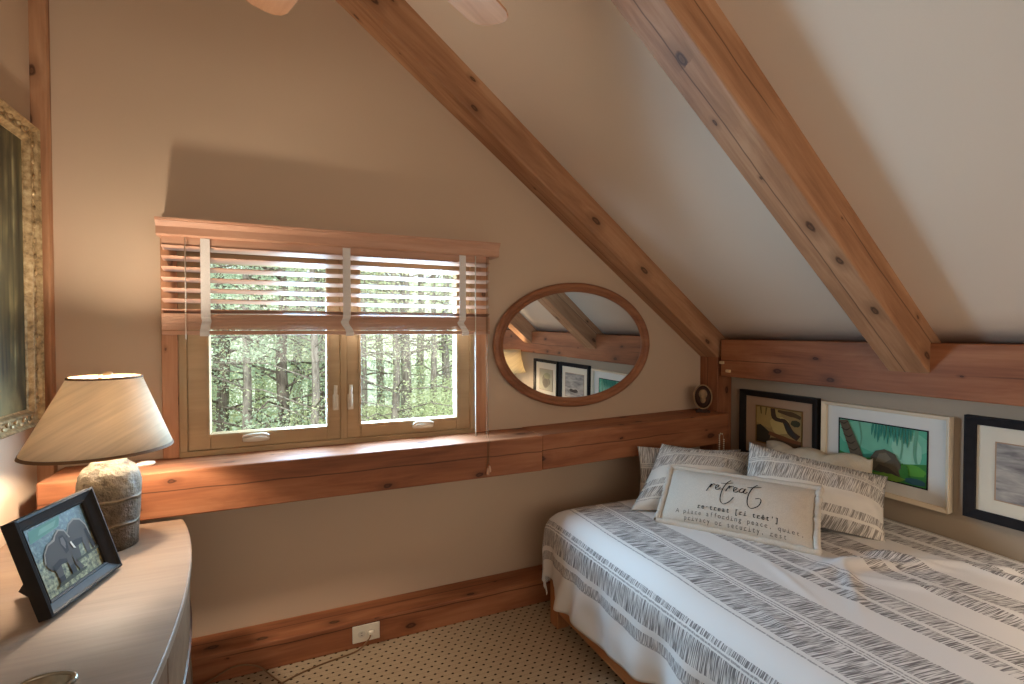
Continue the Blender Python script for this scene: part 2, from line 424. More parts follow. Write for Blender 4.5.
# ------------------------------------------------------------------ timbers (local X runs along the grain)
def timber(name, L, w, h, loc, rot, mat=PINE, bev=.006, parent=None):
    bm = bmesh.new(); add_box(bm, (L/2, 0, h/2), (L, w, h), bev, 2)
    o = struct(name, bm, mat, parent); o.location = loc; o.rotation_euler = rot
    return o
def rafter(name, y0, y1, xe, ze, slope, mat, L=3.4, h=.21):
    th = math.atan(slope); ax = xe+.06; az = ze-slope*.06      # run the foot a little into the plate
    d = Vector((math.cos(th), 0, -math.sin(th)))
    p = Vector((ax, (y0+y1)/2, az))-d*L
    return timber(name, L, y1-y0, h, p, (0, th, 0), mat)
rafter('trim_1', 2.387, YB, 2.49, -.160, .757, PINE, L=4.0)
rafter('trim_2', 1.227, 1.39, 2.475, -.165, .828, PINE, L=3.2)
rafter('trim_3', .08, .243, 2.475, -.165, .828, PINE, L=3.2)
rafter('trim_4', -1.07, -.907, 2.475, -.165, .828, PINE, L=3.2)
plate = timber('trim_5', 2.36-YF, .15, .231, (2.565, YF, -.278), (0, 0, R(90)), PINE_RED)
for (y, z) in ((2.344, -.192), (2.293, -.242)):
    bm = bmesh.new(); add_box(bm, (0, 0, 0), (.03, .026, .018), .004)
    o = link('peg', bm, PALEWOOD, plate); o.location = plate.matrix_basis.inverted() @ Vector((2.489, y, z)) if False else (y-YF, .0775, z+.278)
# corner post beside the plate, post in the left corner
timber('trim_6', 1.30, .149, .125, (2.618, 2.4615, ZF), (0, R(-90), 0), PINE_RED)
timber('trim_7', 4.4, .04, .055, (-.834, 2.516, ZF), (0, R(-90), 0), PINE)
# long timber rail under the window, in two lengths, and the timber along the floor
timber('trim_8', 2.005, .25, .18, (-.815, 2.411, -.714), (0, 0, 0), PINE_RED)
timber('trim_9', 1.30, .25, .18, (1.191, 2.411, -.711), (0, R(-1.2), 0), PINE_RED)
timber('baseboard_back', XR-XL-.02, .166, .122, (XL+.01, 2.453, ZF), (0, 0, 0), PINE_RED)

# ------------------------------------------------------------------ window
win = bpy.data.objects.new('window_1', None); C.objects.link(win); win['kind'] = 'structure'; win.location = (.2415, YB, -.05)
WB = Vector(win.location)
def wpart(name, bm, mat, parent=win, smooth=False):
    for v in bm.verts: v.co -= WB
    return link(name, bm, mat, parent, smooth)
# casing boards (grain runs up: built along X and turned)
def upright(name, x0, x1, y0, y1, z0, z1, mat, parent=win, bev=.003):
    bm = bmesh.new(); add_box(bm, ((z1-z0)/2, 0, 0), (z1-z0, y1-y0, x1-x0), bev)
    o = link(name, bm, mat, parent); o.location = Vector(((x0+x1)/2, (y0+y1)/2, z0))-WB; o.rotation_euler = (0, R(-90), 0); return o
def level(name, x0, x1, y0, y1, z0, z1, mat, parent=win, bev=.003):
    bm = bmesh.new(); add_box(bm, ((x1-x0)/2, 0, 0), (x1-x0, y1-y0, z1-z0), bev)
    o = link(name, bm, mat, parent); o.location = Vector((x0, (y0+y1)/2, (z0+z1)/2))-WB; return o
upright('casing', -.483, -.425, 2.508, 2.54, -.533, .44, PINE_TRIM)
upright('casing', .908, .975, 2.508, 2.54, -.533, .44, PINE_TRIM)
level('casing', -.483, .975, 2.508, 2.54, .40, .46, PINE_TRIM)
upright('window_frame', -.425, -.395, 2.515, 2.598, -.54, .44, OAK)
upright('window_frame', .878, .908, 2.515, 2.598, -.54, .44, OAK)
upright('window_frame', .226, .256, 2.522, 2.598, -.54, .44, OAK)
level('window_frame', -.425, .908, 2.512, 2.598, -.545, -.512, OAK)
level('window_frame', -.425, .908, 2.515, 2.598, .37, .44, OAK)
for (a, b, side) in ((-.395, .226, 1), (.256, .878, -1)):
    g0, g1 = (-.3125, .165) if side == 1 else (.322, .8045)
    bm = bmesh.new(); y0, y1 = 2.528, 2.585
    zb, zt, gb, gt = -.512, .37, -.446, .30
    add_box(bm, ((a+g0)/2, (y0+y1)/2, (zb+zt)/2), (g0-a, y1-y0, zt-zb), .003)
    add_box(bm, ((b+g1)/2, (y0+y1)/2, (zb+zt)/2), (b-g1, y1-y0, zt-zb), .003)
    add_box(bm, ((g0+g1)/2, (y0+y1)/2, (zb+gb)/2), (g1-g0, y1-y0, gb-zb), .003)
    add_box(bm, ((g0+g1)/2, (y0+y1)/2, (zt+gt)/2), (g1-g0, y1-y0, zt-gt), .003)
    # thin glazing bead
    for (x0, x1, z0, z1) in ((g0-.012, g0, gb, gt), (g1, g1+.012, gb, gt), (g0-.012, g1+.012, gb-.012, gb), (g0-.012, g1+.012, gt, gt+.012)):
        add_box(bm, ((x0+x1)/2, y0-.003, (z0+z1)/2), (x1-x0, .012, z1-z0), .002)
    sash = wpart('sash', bm, OAK)
    wpart('pane', bx((g0-.005, 2.553, gb-.005), (g1+.005, 2.558, gt+.005)), GLASS, sash)
    # lock lever on the meeting side
    lx = .204 if side == 1 else .272
    bm = bmesh.new()
    add_box(bm, (lx, 2.522, -.335), (.026, .012, .075), .004)
    add_tube(bm, smooth_path([(lx, 2.515, -.355), (lx, 2.502, -.345), (lx-.002, 2.498, -.30), (lx, 2.502, -.252)]), [.008]*25, 8)
    wpart('lock_handle', bm, HANDLE, sash, True)
    # folding crank handle on the bottom rail
    cx = -.135 if side == 1 else .625
    bm = bmesh.new(); z = -.478
    add_lathe(bm, [(.0, -.01), (.052, -.01), (.056, .0), (.05, .012), (.02, .02), (0, .021)], 28, (cx, 2.521, z), sy=.35, cap0=False, cap1=False)
    add_tube(bm, smooth_path([(cx-.05*side, 2.512, z+.012), (cx-.02*side, 2.500, z+.020), (cx+.03*side, 2.498, z+.022), (cx+.052*side, 2.504, z+.012)]), [.007]*25, 8)
    wpart('crank_handle', bm, HANDLE, sash, True)

# ------------------------------------------------------------------ blind
bl = thing('window_blind', 'wooden slatted window blind with white tapes, raised halfway over the window', 'blind', (.25, 2.40, .41))
BO = Vector(bl.location)
def bpart(name, bm, mat, parent=bl, smooth=False):
    for v in bm.verts: v.co -= BO
    return link(name, bm, mat, parent, smooth)
prof = [(2.51, .385), (2.408, .385), (2.400, .392), (2.400, .422), (2.396, .428), (2.388, .436), (2.384, .442), (2.384, .447), (2.378, .448), (2.378, .454), (2.51, .454)]
bm = bmesh.new(); add_prism(bm, prof, 'x', -.476, .996); bpart('valance', bm, BLIND)
bm = bmesh.new(); add_box(bm, (.2425, 2.445, .37), (1.41, .055, .035), .003); bpart('headrail', bm, BLIND)
SX0, SX1 = -.463, .950
bm = bmesh.new()
for k in range(7):
    z = .343-.043*k
    M = Matrix.Translation((0, 2.437, z)) @ Matrix.Rotation(R(-17), 4, 'X')
    add_box(bm, ((SX0+SX1)/2, 0, 0), (SX1-SX0, .05, .0032), .001, 1, M=M)
for k in range(11):
    add_box(bm, ((SX0+SX1)/2, 2.437+random.uniform(-.002, .002), .0115+.0060*k), (SX1-SX0, .05, .0054), .001, 1)
bpart('slat_panel', bm, BLIND)
bm = bmesh.new(); add_box(bm, ((SX0+SX1)/2, 2.437, -.003), (SX1-SX0, .052, .018), .003); bpart('bottom_rail', bm, BLIND)
for (x0, dx) in ((-.309, -.004), (.247, .012), (.802, .014)):
    bm = bmesh.new(); w = .034
    pts = [(x0, 2.4095, .383), (x0, 2.4085, .20), (x0, 2.4085, .085), (x0-dx*.3, 2.402, .06), (x0-dx*.8, 2.408, .045), (x0-dx*.4, 2.400, .03), (x0+dx*.5, 2.407, .015), (x0+dx, 2.404, -.002), (x0+dx, 2.408, -.018)]
    P = smooth_path(pts, 5); vs = []
    for p in P: vs.append([bm.verts.new((p.x+s*w/2, p.y+o, p.z)) for s, o in ((-1, 0), (1, 0), (1, .0012), (-1, .0012))])
    for a, b in zip(vs, vs[1:]):
        for k in range(4): bm.faces.new((a[k], a[(k+1) % 4], b[(k+1) % 4], b[k]))
    bm.faces.new(vs[0][::-1]); bm.faces.new(vs[-1])
    bmesh.ops.recalc_face_normals(bm, faces=bm.faces)
    bpart('ladder_tape', bm, TAPE)
bm = bmesh.new(); add_tube(bm, [(-.378, 2.402, .383), (-.378, 2.402, .1), (-.379, 2.402, -.03)], .0022, 8); bpart('ladder_cord', bm, CORDW, smooth=True)
def cordpart(pts, r, mat, tassel=None):
    bm = bmesh.new(); add_tube(bm, smooth_path(pts, 6), r, 6); o = bpart('lift_cord', bm, mat, smooth=True)
    if tassel:
        bm = bmesh.new(); add_lathe(bm, [(.003, .02), (.006, .014), (.009, -.002), (.008, -.012), (.002, -.014)], 12, tassel); bpart('tassel', bm, BLIND, o, True)
cordpart([(.868, 2.404, .383), (.868, 2.404, .0), (.869, 2.403, -.528)], .003, HANDLE)
cordpart([(.928, 2.404, .383), (.927, 2.404, -.1), (.926, 2.400, -.40), (.911, 2.36, -.530), (.889, 2.284, -.530), (.886, 2.281, -.56), (.884, 2.281, -.66)], .0014, CORD, (.884, 2.277, -.684))
cordpart([(.936, 2.404, .383), (.935, 2.404, -.1), (.935, 2.400, -.40), (.920, 2.36, -.530), (.897, 2.284, -.530), (.894, 2.281, -.56), (.893, 2.281, -.65)], .0014, CORD, (.893, 2.277, -.672))

# ------------------------------------------------------------------ oval mirror
mi = thing('oval_mirror', 'large oval wall mirror in a brown wood frame right of the window', 'mirror', (1.53, 2.512, -.075), rot=(R(.7), 0, R(1.4)))
def oval(a, b, n=96): return [(a*math.cos(2*math.pi*i/n), b*math.sin(2*math.pi*i/n)) for i in range(n)]
bm = bmesh.new(); A, B = .525, .358
prof = [(-.0, .012), (-.0, -.012), (.006, -.022), (.016, -.026), (.028, -.022), (.036, -.012), (.047, -.012), (.053, -.006), (.053, .012)]
rings = [[bm.verts.new(((A-d)*math.cos(2*math.pi*i/96), y, (B-d)*math.sin(2*math.pi*i/96))) for i in range(96)] for d, y in prof]
for a, b in zip(rings, rings[1:]+rings[:1]):
    for i in range(96): bm.faces.new((a[i], a[(i+1) % 96], b[(i+1) % 96], b[i]))
bmesh.ops.recalc_face_normals(bm, faces=bm.faces)
f = link('frame', bm, MIRRORWOOD, mi); autosmooth(f, 50)
bm = bmesh.new(); add_prism(bm, oval(A-.05, B-.05), 'y', .0, .006); link('mirror_glass', bm, MIRROR, mi)

# ------------------------------------------------------------------ flat pictures: polygons laid on the sheet
_pc = {}
def ink(c):
    k = tuple(c)
    if k not in _pc: _pc[k] = plain('print_colour', srgb(*c), .75, var=.05, vscale=18)
    return _pc[k]
def sheet(name, w, h, base, polys, parent, loc, rot=(0, 0, 0), mat0=None):
    """sheet in its local XZ plane facing -Y; polys in 0..1 units, thin layers of ink"""
    mats = [mat0 or ink(base)]; bm = bmesh.new()
    add_box(bm, (w/2, .001, h/2), (w, .002, h))
    for i, (c, pts) in enumerate(polys):
        m = ink(c)
        if m not in mats: mats.append(m)
        yy = -.00025*(i+1)
        vs = [bm.verts.new((min(1, max(0, x))*w, yy, min(1, max(0, z))*h)) for x, z in pts]
        try: fc = bm.faces.new(vs)
        except ValueError: continue
        fc.normal_update()
        if fc.normal.y > 0: fc.normal_flip()
        fc.material_index = mats.index(m)
    o = link(name, bm, mats, parent); o.location = loc; o.rotation_euler = rot; return o
def blob(cx, cz, rx, rz, n=18, jit=.12, seed=0):
    r = random.Random(seed)
    return [(cx+rx*math.cos(2*math.pi*i/n)*(1+r.uniform(-jit, jit)), cz+rz*math.sin(2*math.pi*i/n)*(1+r.uniform(-jit, jit))) for i in range(n)]
def stroke(pts, ws):
    P = [Vector((p[0], p[1], 0)) for p in pts]; Lp, Rp = [], []
    P2 = smooth_path(P, 4); n = len(P2)
    for i, p in enumerate(P2):
        t = (P2[min(i+1, n-1)]-P2[max(i-1, 0)]).normalized(); nn = Vector((-t.y, t.x, 0))
        k = i/(n-1)*(len(ws)-1); a = int(min(k, len(ws)-2)) if len(ws) > 1 else 0
        w = ws[a]+(ws[a+1]-ws[a])*(k-a) if len(ws) > 1 else ws[0]
        Lp.append((p.x+nn.x*w, p.y+nn.y*w)); Rp.append((p.x-nn.x*w, p.y-nn.y*w))
    return Lp+Rp[::-1]

def add_frame(bm, w, h, fw, d, prof=None, mat=0):
    """mitred moulding round a w x h opening-outside rectangle, local XZ plane, front at -d"""
    prof = prof or [(0, 0), (0, -d), (.15, -d), (.25, -d*1.0), (.85, -d*.75), (1, -d*.7), (1, 0)]
    rings = []
    for t, y in prof:
        k = t*fw
        rings.append([bm.verts.new(p) for p in ((k, y, k), (w-k, y, k), (w-k, y, h-k), (k, y, h-k))])
    fs = []
    for a, b in zip(rings, rings[1:]+rings[:1]):
        for i in range(4): fs.append(bm.faces.new((a[i], a[(i+1) % 4], b[(i+1) % 4], b[i])))
    for f in fs: f.material_index = mat
    bmesh.ops.recalc_face_normals(bm, faces=fs)

def picture(label, y_far, y_near, z0, z1, fmat, fw, d, mmat, pr, parts, name='framed_picture', group='framed pictures hung along the right wall'):
    """hangs on the right wall; local X runs from far to near"""
    w, h = y_far-y_near, z1-z0
    t = thing(name, label, 'picture', (XR-.002, y_far, z0), group, (0, 0, R(-90)))
    bm = bmesh.new(); add_frame(bm, w, h, fw, d); link('frame', bm, fmat, t)
    bm = bmesh.new(); add_box(bm, (w/2, -.006, h/2), (w-fw*1.2, .006, h-fw*1.2)); link('mat_board', bm, mmat, t)
    px0, px1, pz0, pz1 = pr
    if parts:
        bm = bmesh.new(); bw = parts.get('bevel', .006)
        add_frame(bm, px1-px0+2*bw, pz1-pz0+2*bw, bw, .003); o = link('bevel', bm, parts['bmat'], t); o.location = (px0-bw, -.0095, pz0-bw)
        sheet('print', px1-px0, pz1-pz0, parts['base'], parts['polys'], t, (px0, -.0115, pz0), mat0=parts.get('mat'))
    return t
# 1: brown jungle, no figures
pol = [((176, 150, 92), blob(.25, .75, .33, .32, seed=1)), ((196, 172, 110), blob(.55, .55, .22, .25, seed=2)),
       ((58, 50, 36), [(0, 0), (.3, 0), (.34, .3), (.2, .42), (.1, .5), (0, .46)]), ((84, 62, 40), [(.2, 0), (1, 0), (1, .2), (.6, .22), (.35, .18)]),
       ((120, 74, 44), stroke([(.3, .3), (.5, .25), (.75, .2), (1, .18)], [.05, .06, .04])),
       ((74, 54, 38), stroke([(.38, 1), (.42, .75), (.55, .7), (.66, .68), (.78, .42), (.95, .3)], [.05, .06, .05, .06, .08, .08])),
       ((60, 56, 52), stroke([(.66, .66), (.78, .44), (.9, .3)], [.02, .05, .03])),
       ((88, 66, 40), stroke([(.5, .95), (.7, .92), (.85, .9), (1, .84)], [.03, .07, .04])), ((70, 66, 44), blob(.88, .68, .1, .09, seed=5)),
       ((110, 92, 50), stroke([(.1, 1), (.12, .8)], [.02, .01])), ((110, 92, 50), stroke([(.24, 1), (.22, .78)], [.02, .01]))]
picture('black framed jungle picture with wide tan mat, nearest the corner post', 2.298, 1.790, -.772, -.358, BLACKWOOD, .034, .032, MAT_TAN, (.112, .404, .11, .322),
        dict(base=(158, 132, 84), polys=pol, bmat=BRASS, bevel=.007))
# 2: green jungle with palm trunk, no figures
pol = [((120, 190, 160), blob(.5, .75, .55, .3, seed=3)), ((150, 205, 178), blob(.8, .62, .16, .3, seed=4)), ((66, 140, 116), [(.1, .3), (.4, .42), (.55, .3), (.5, .2), (.1, .2)]),
       ((60, 130, 62), [(0, 0), (1, 0), (1, .42), (.8, .36), (.6, .30), (.4, .34), (.2, .28), (0, .36)]), ((92, 160, 62), blob(.86, .26, .14, .1, seed=6)),
       ((104, 160, 132), stroke([(.25, 1), (.28, .7), (.26, .5)], [.012, .008])), ((104, 160, 132), stroke([(.9, 1), (.88, .6), (.9, .4)], [.02, .014])), ((104, 160, 132), stroke([(.72, 1), (.75, .7), (.73, .42)], [.012, .01]))]
for i in range(13): pol.append(((54, 134, 118), stroke([(.42+.035*i, 1), (.41+.036*i, .9-.05*(i % 3)), (.40+.037*i, .78-.06*(i % 3))], [.012, .014, .002])))
pol += [((96, 84, 66), stroke([(.05, 1.0), (.12, .75), (.2, .45), (.28, .1)], [.055, .065, .075, .085]))]
for i in range(7):
    x, z = .04+.032*i, .97-.125*i
    pol.append(((58, 48, 38), stroke([(x-.045, z-.01), (x+.02, z-.05), (x+.075, z+.015)], [.006, .012, .004])))
pol += [((92, 84, 70), [(.42, .12), (.40, .36), (.46, .5), (.56, .56), (.68, .5), (.74, .34), (.76, .1)]), ((120, 110, 92), [(.46, .3), (.5, .46), (.58, .5), (.64, .4), (.56, .3)]),
        ((70, 64, 56), [(.44, .12), (.5, .26), (.62, .22), (.74, .1)]), ((56, 120, 50), blob(.78, .22, .06, .14, seed=8, jit=.4)), ((44, 84, 92), blob(.9, .08, .12, .06, seed=9)), ((110, 150, 60), blob(.62, .06, .16, .06, seed=11, jit=.3))]
picture('white matted green jungle picture in a pale wood frame, above the cream pillow', 1.765, 1.198, -.783, -.366, WHITEWOOD, .017, .036, MAT_WHITE, (.085, .473, .08, .335),
        dict(base=(92, 176, 144), polys=pol, bmat=NAVY, bevel=.006))
# 3: grey sea with a dark rock
def sea_mat():
    m = NT('grey_sea_print'); v = m.coords('Object', (5, 1, 26), off=False)
    n = m.noise(v, 1.3, 4, .55, .5); m.bsdf(m.ramp(n, [(.3, srgb(112, 108, 110)), (.48, srgb(160, 156, 152)), (.7, srgb(204, 198, 188))]), .7); return m.m
SEA = sea_mat()
pol = [((72, 66, 64), [(.28, .26), (.33, .34), (.42, .36), (.55, .33), (.68, .36), (.78, .28), (.7, .22), (.45, .2)]), ((52, 48, 48), [(.33, .24), (.5, .29), (.7, .26), (.6, .21)]), ((132, 126, 124), [(.2, .2), (.5, .17), (.85, .21), (.6, .15)])]
picture('navy framed grey seascape with cream mat, right of the green jungle picture', 1.150, .635, -.772, -.347, NAVY, .036, .03, MAT_CREAM, (.10, .415, .095, .325),
        dict(base=(150, 148, 146), polys=pol, bmat=MAT_TAN, bevel=.004, mat=SEA))
# 4: seen in the mirror only
pol = [((120, 112, 98), blob(.5, .45, .3, .35, seed=21)), ((84, 78, 66), blob(.55, .35, .2, .2, seed=22)), ((150, 150, 120), blob(.4, .7, .25, .15, seed=23))]
picture('dark framed sepia picture, farthest from the corner, seen only in the mirror',   .600, .115, -.772, -.350, BLACKWOOD, .03, .03, MAT_CREAM, (.11, .375, .1, .32),
        dict(base=(178, 172, 150), polys=pol, bmat=MAT_TAN, bevel=.004))

# gilded painting on the left wall (faces +X, local X runs from near to far)
pw, ph = 1.15, 1.10
gp = thing('gilded_painting', 'large forest painting in an ornate gilded frame on the left wall', 'painting', (XL+.002, 2.445-pw, -.345), rot=(0, 0, R(90)))
bm = bmesh.new(); fw = .064
add_frame(bm, pw, ph, fw, .045, [(0, 0), (0, -.040), (.08, -.046), (.2, -.040), (.3, -.030), (.55, -.026), (.72, -.034), (.8, -.032), (.92, -.018), (1, -.014), (1, 0)])
link('frame', bm, GILT, gp)
bm = bmesh.new(); k = .44*fw
def leafs(a, b, n, horiz):
    for i in range(n):
        t = a+(b-a)*(i+.5)/n; s = 1 if i % 2 else -1
        for (p, q) in (((t, k) if horiz else (k, t)), ((t, ph-k) if horiz else (pw-k, t))),:
            pass
        for x, z in ([(t, k+s*.008), (t, ph-k+s*.008)] if horiz else [(k+s*.008, t), (pw-k+s*.008, t)]):
            L = (b-a)/n*.5
            add_lathe(bm, [(.2, -.03), (.7, -.012), (1, 0), (.7, .006), (.2, .008)], 10, (0, 0, 0), cap0=True, cap1=True)
            vs = bm.verts[-50:] if False else list(bm.verts)[-50:]
            ca = R(28*s)
            for v in vs:
                lx, ly, lz = v.co.x*L, v.co.z*.6, v.co.y*.010
                rx, rz = (lx*math.cos(ca)-lz*math.sin(ca), lx*math.sin(ca)+lz*math.cos(ca))
                if not horiz: rx, rz = rz, rx
                v.co = Vector((x+rx, -.030-ly*.9, z+rz))
bm.verts.ensure_lookup_table()
leafs(.05, pw-.05, 36, True); leafs(.05, ph-.05, 34, False)
bmesh.ops.recalc_face_normals(bm, faces=bm.faces)
o = link('moulding', bm, GILT, gp, True)
def forest_paint():
    m = NT('forest_canvas'); v = m.coords('Object', (26, 1, 1.2), off=False)
    n = m.noise(v, 1.0, 4, .6, .3); v2 = m.coords('Object', (9, 1, 6), off=False); n2 = m.noise(v2, 1, 4)
    c = m.ramp(n, [(.34, srgb(36, 34, 24)), (.48, srgb(74, 68, 46)), (.6, srgb(120, 112, 76)), (.72, srgb(176, 168, 126))])
    c = m.mix(m.ramp(n2, [(.45, grey(.7)), (.6, grey(0))]), c, srgb(52, 50, 34))
    tc = m.n('ShaderNodeTexCoord'); sp = m.n('ShaderNodeSeparateXYZ'); m.l(tc.outputs['Object'], sp.inputs[0])
    lowm = m.ramp(m.math('ADD', sp.outputs[2], m.math('MULTIPLY', n2, .2)), [(.22, grey(1)), (.34, grey(0))])
    c = m.mix(lowm, c, m.ramp(n2, [(.4, srgb(58, 52, 34)), (.6, srgb(128, 116, 78))]))
    m.bsdf(c, .45, spec=.35); return m.m
bm = bmesh.new(); add_box(bm, ((pw)/2, -.007, (ph)/2), (pw-fw*1.9, .01, ph-fw*1.9)); link('canvas', bm, forest_paint(), gp)

# ------------------------------------------------------------------ dresser
DZ = -.715
dr = thing('bow_front_dresser', 'pale bleached wood bow front dresser below the window, holding the lamp', 'dresser', (-.58, 1.38, ZF))
DO = Vector(dr.location)
YC, YH = 1.372, .888
def front(y, off=0):
    t = (y-YC)/YH
    return -.254-off-.104*t*t-.016*t**6
def dpoly(off, inset):
    pts = []; n = 40
    for i in range(n+1):
        y = YC-YH+inset+(2*YH-2*inset)*i/n; pts.append((front(y, off), y))
    return pts+[(XL+.006, YC+YH-inset), (XL+.006, YC-YH+inset)]
def dpart(name, bm, mat, parent=dr):
    for v in bm.verts: v.co -= DO
    return link(name, bm, mat, parent)
bm = bmesh.new(); add_prism(bm, dpoly(0, 0), 'z', DZ-.026, DZ)
top_es = [e for e in bm.edges if all(abs(v.co.z-DZ) < 1e-5 or abs(v.co.z-DZ+.026) < 1e-5 for v in e.verts) and abs(e.verts[0].co.z-e.verts[1].co.z) < 1e-5]
bmesh.ops.bevel(bm, geom=top_es, offset=.0035, segments=3, affect='EDGES')
o = dpart('top', bm, BLEACH); o.rotation_euler = (0, 0, 0); autosmooth(o, 40)
bm = bmesh.new(); add_prism(bm, dpoly(.022, .01), 'z', ZF+.05, DZ-.026); autosmooth(dpart('body', bm, MAPLE_FRONT), 40)
bm = bmesh.new(); add_prism(bm, dpoly(.05, .03), 'z', ZF, ZF+.05); autosmooth(dpart('plinth', bm, MAPLE_FRONT), 40)
rows = [(-.751, -.972), (-.978, -1.180), (-1.186, -1.390)]
for (zt, zb) in rows:
    for (ya, yb) in ((YC-YH+.03, YC-.004), (YC+.004, YC+YH-.03)):
        n = 16; pts = [(front(ya+(yb-ya)*i/n, .006), ya+(yb-ya)*i/n) for i in range(n+1)]
        pts += [(front(ya+(yb-ya)*i/n, .03), ya+(yb-ya)*i/n) for i in range(n, -1, -1)]
        bm = bmesh.new(); add_prism(bm, pts, 'z', zb, zt); d = dpart('drawer', bm, MAPLE_FRONT); autosmooth(d, 40)
        n = 20; z1 = zb+.026; z0 = zb+.012
        pts = [(front(ya+.02+(yb-ya-.04)*i/n, .001), ya+.02+(yb-ya-.04)*i/n) for i in range(n+1)]
        pts += [(front(ya+.02+(yb-ya-.04)*i/n, .008), ya+.02+(yb-ya-.04)*i/n) for i in range(n, -1, -1)]
        bm = bmesh.new(); add_prism(bm, pts, 'z', z0, z1); dpart('pull', bm, CHROME, d)

# ------------------------------------------------------------------ table lamp on the dresser
LX, LY = -.547, 2.065
tl = thing('table_lamp', 'lit table lamp with rough stoneware base and tan cone shade on dresser', 'lamp', (LX, LY, DZ))
bm = bmesh.new()
add_lathe(bm, [(.070, 0), (.076, .004), (.079, .05), (.083, .12), (.086, .18), (.086, .215), (.081, .245), (.068, .268), (.054, .279), (.050, .287), (.047, .290), (.03, .291), (.012, .292)], 64)
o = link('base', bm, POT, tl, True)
for v in o.data.vertices:
    p = v.co; nn = noise.noise(p*28)*.0025+noise.noise(p*70)*.0012
    r = Vector((p.x, p.y, 0))
    if r.length > .03: v.co += r.normalized()*nn
bm = bmesh.new(); add_lathe(bm, [(.009, .29), (.009, .34), (.017, .345), (.017, .425), (.006, .43)], 20); link('neck', bm, BRASS, tl, True)
zb, zt, rb, rt_ = .330, .566, .200, .098
bm = bmesh.new(); add_lathe(bm, [(rb, zb), (rb+(rt_-rb)*.5, (zb+zt)/2), (rt_, zt), (rt_-.002, zt), (rb+(rt_-rb)*.5-.002, (zb+zt)/2), (rb-.002, zb)], 72, closed=True); bmesh.ops.recalc_face_normals(bm, faces=bm.faces)
shd = link('shade', bm, SHADE, tl, True)
TRIM = plain('brown_shade_trim', srgb(112, 82, 56), .8)
bm = bmesh.new(); add_lathe(bm, [(rb+.002, zb-.003), (rb-.001, zb+.006), (rb-.004, zb+.006), (rb-.004, zb-.003)], 72, closed=True)
bmesh.ops.recalc_face_normals(bm, faces=bm.faces); link('trim', bm, TRIM, shd); bm = bmesh.new()
add_lathe(bm, [(rt_+.003, zt-.004), (rt_+.002, zt+.003), (rt_-.003, zt+.003), (rt_-.003, zt-.004)], 72, closed=True); bmesh.ops.recalc_face_normals(bm, faces=bm.faces)
link('trim', bm, TRIM, shd)
for o in [shd]+list(shd.children):              # the shade sits a little askew
    for v in o.data.vertices: v.co.x += (v.co.z-zt)*.07-.006
bm = bmesh.new()
add_tube(bm, smooth_path([(0, -.012, .345), (0, -.055, .40), (0, -.05, .47), (0, -.008, .555), (0, 0, .562)]), .002, 6)
add_tube(bm, smooth_path([(0, .012, .345), (0, .055, .40), (0, .05, .47), (0, .008, .555), (0, 0, .562)]), .002, 6)
for k in range(3):
    a = k*2.094; add_tube(bm, [(0, 0, .555), (rt_*math.cos(a)*.98, rt_*math.sin(a)*.98, .558)], .0018, 6)
link('harp', bm, BRASS, tl)
bm = bmesh.new(); add_lathe(bm, [(.004, .562), (.014, .566), (.014, .578), (.009, .584), (.002, .585)], 16); link('finial', bm, PALEWOOD, tl, True)
bm = bmesh.new(); add_lathe(bm, [(.012, .425), (.016, .44), (.029, .470), (.031, .487), (.026, .503), (.014, .514), (.002, .517)], 24); link('bulb', bm, BULB, tl, True)

# ------------------------------------------------------------------ photo frame on the dresser (leans back)
BL, BR = Vector((-.561, 1.590, DZ)), Vector((-.479, 1.895, DZ))
u = (BR-BL).normalized(); nrm = Vector((u.y, -u.x, 0)); tlt = R(18)
upv = Vector((0, 0, math.cos(tlt)))-nrm*math.sin(tlt); out = nrm*math.cos(tlt)+Vector((0, 0, math.sin(tlt)))
Mx = Matrix(((u.x, -out.x, upv.x, BL.x), (u.y, -out.y, upv.y, BL.y), (u.z, -out.z, upv.z, BL.z+.001), (0, 0, 0, 1)))
pf = thing('photo_frame', 'black photo frame with a picture of two elephants, standing before the lamp', 'photo frame'); pf.matrix_world = Mx
fw_, fh_ = .284, .256
bm = bmesh.new(); add_frame(bm, fw_, fh_, .034, .026, [(0, .006), (0, -.026), (.18, -.028), (.32, -.022), (.8, -.012), (.86, -.014), (1, -.010), (1, .006)]); link('frame', bm, BLACKWOOD, pf)
EG, ED, EL = (72, 62, 54), (42, 35, 30), (146, 134, 120)
W_, H_ = fw_-.062, fh_-.062
def photo_mat():
    m = NT('photo_paper'); v = m.coords('Object', off=False)
    n = m.noise(v, 90, 4, .65); n2 = m.noise(v, 22, 3)
    tc = m.n('ShaderNodeTexCoord'); sp_ = m.n('ShaderNodeSeparateXYZ'); m.l(tc.outputs['Object'], sp_.inputs[0])
    grass = m.ramp(n, [(.36, srgb(54, 50, 32)), (.5, srgb(112, 104, 68)), (.66, srgb(158, 146, 102))])
    bush = m.ramp(n, [(.36, srgb(36, 42, 34)), (.5, srgb(64, 70, 58)), (.66, srgb(104, 108, 90))])
    edge = m.ramp(m.math('ADD', m.math('DIVIDE', sp_.outputs[2], H_), m.math('MULTIPLY', m.math('SUBTRACT', n2, .5), .25)), [(.5, grey(0)), (.6, grey(1))])
    m.bsdf(m.mix(edge, grass, bush), .5, spec=.3); return m.m
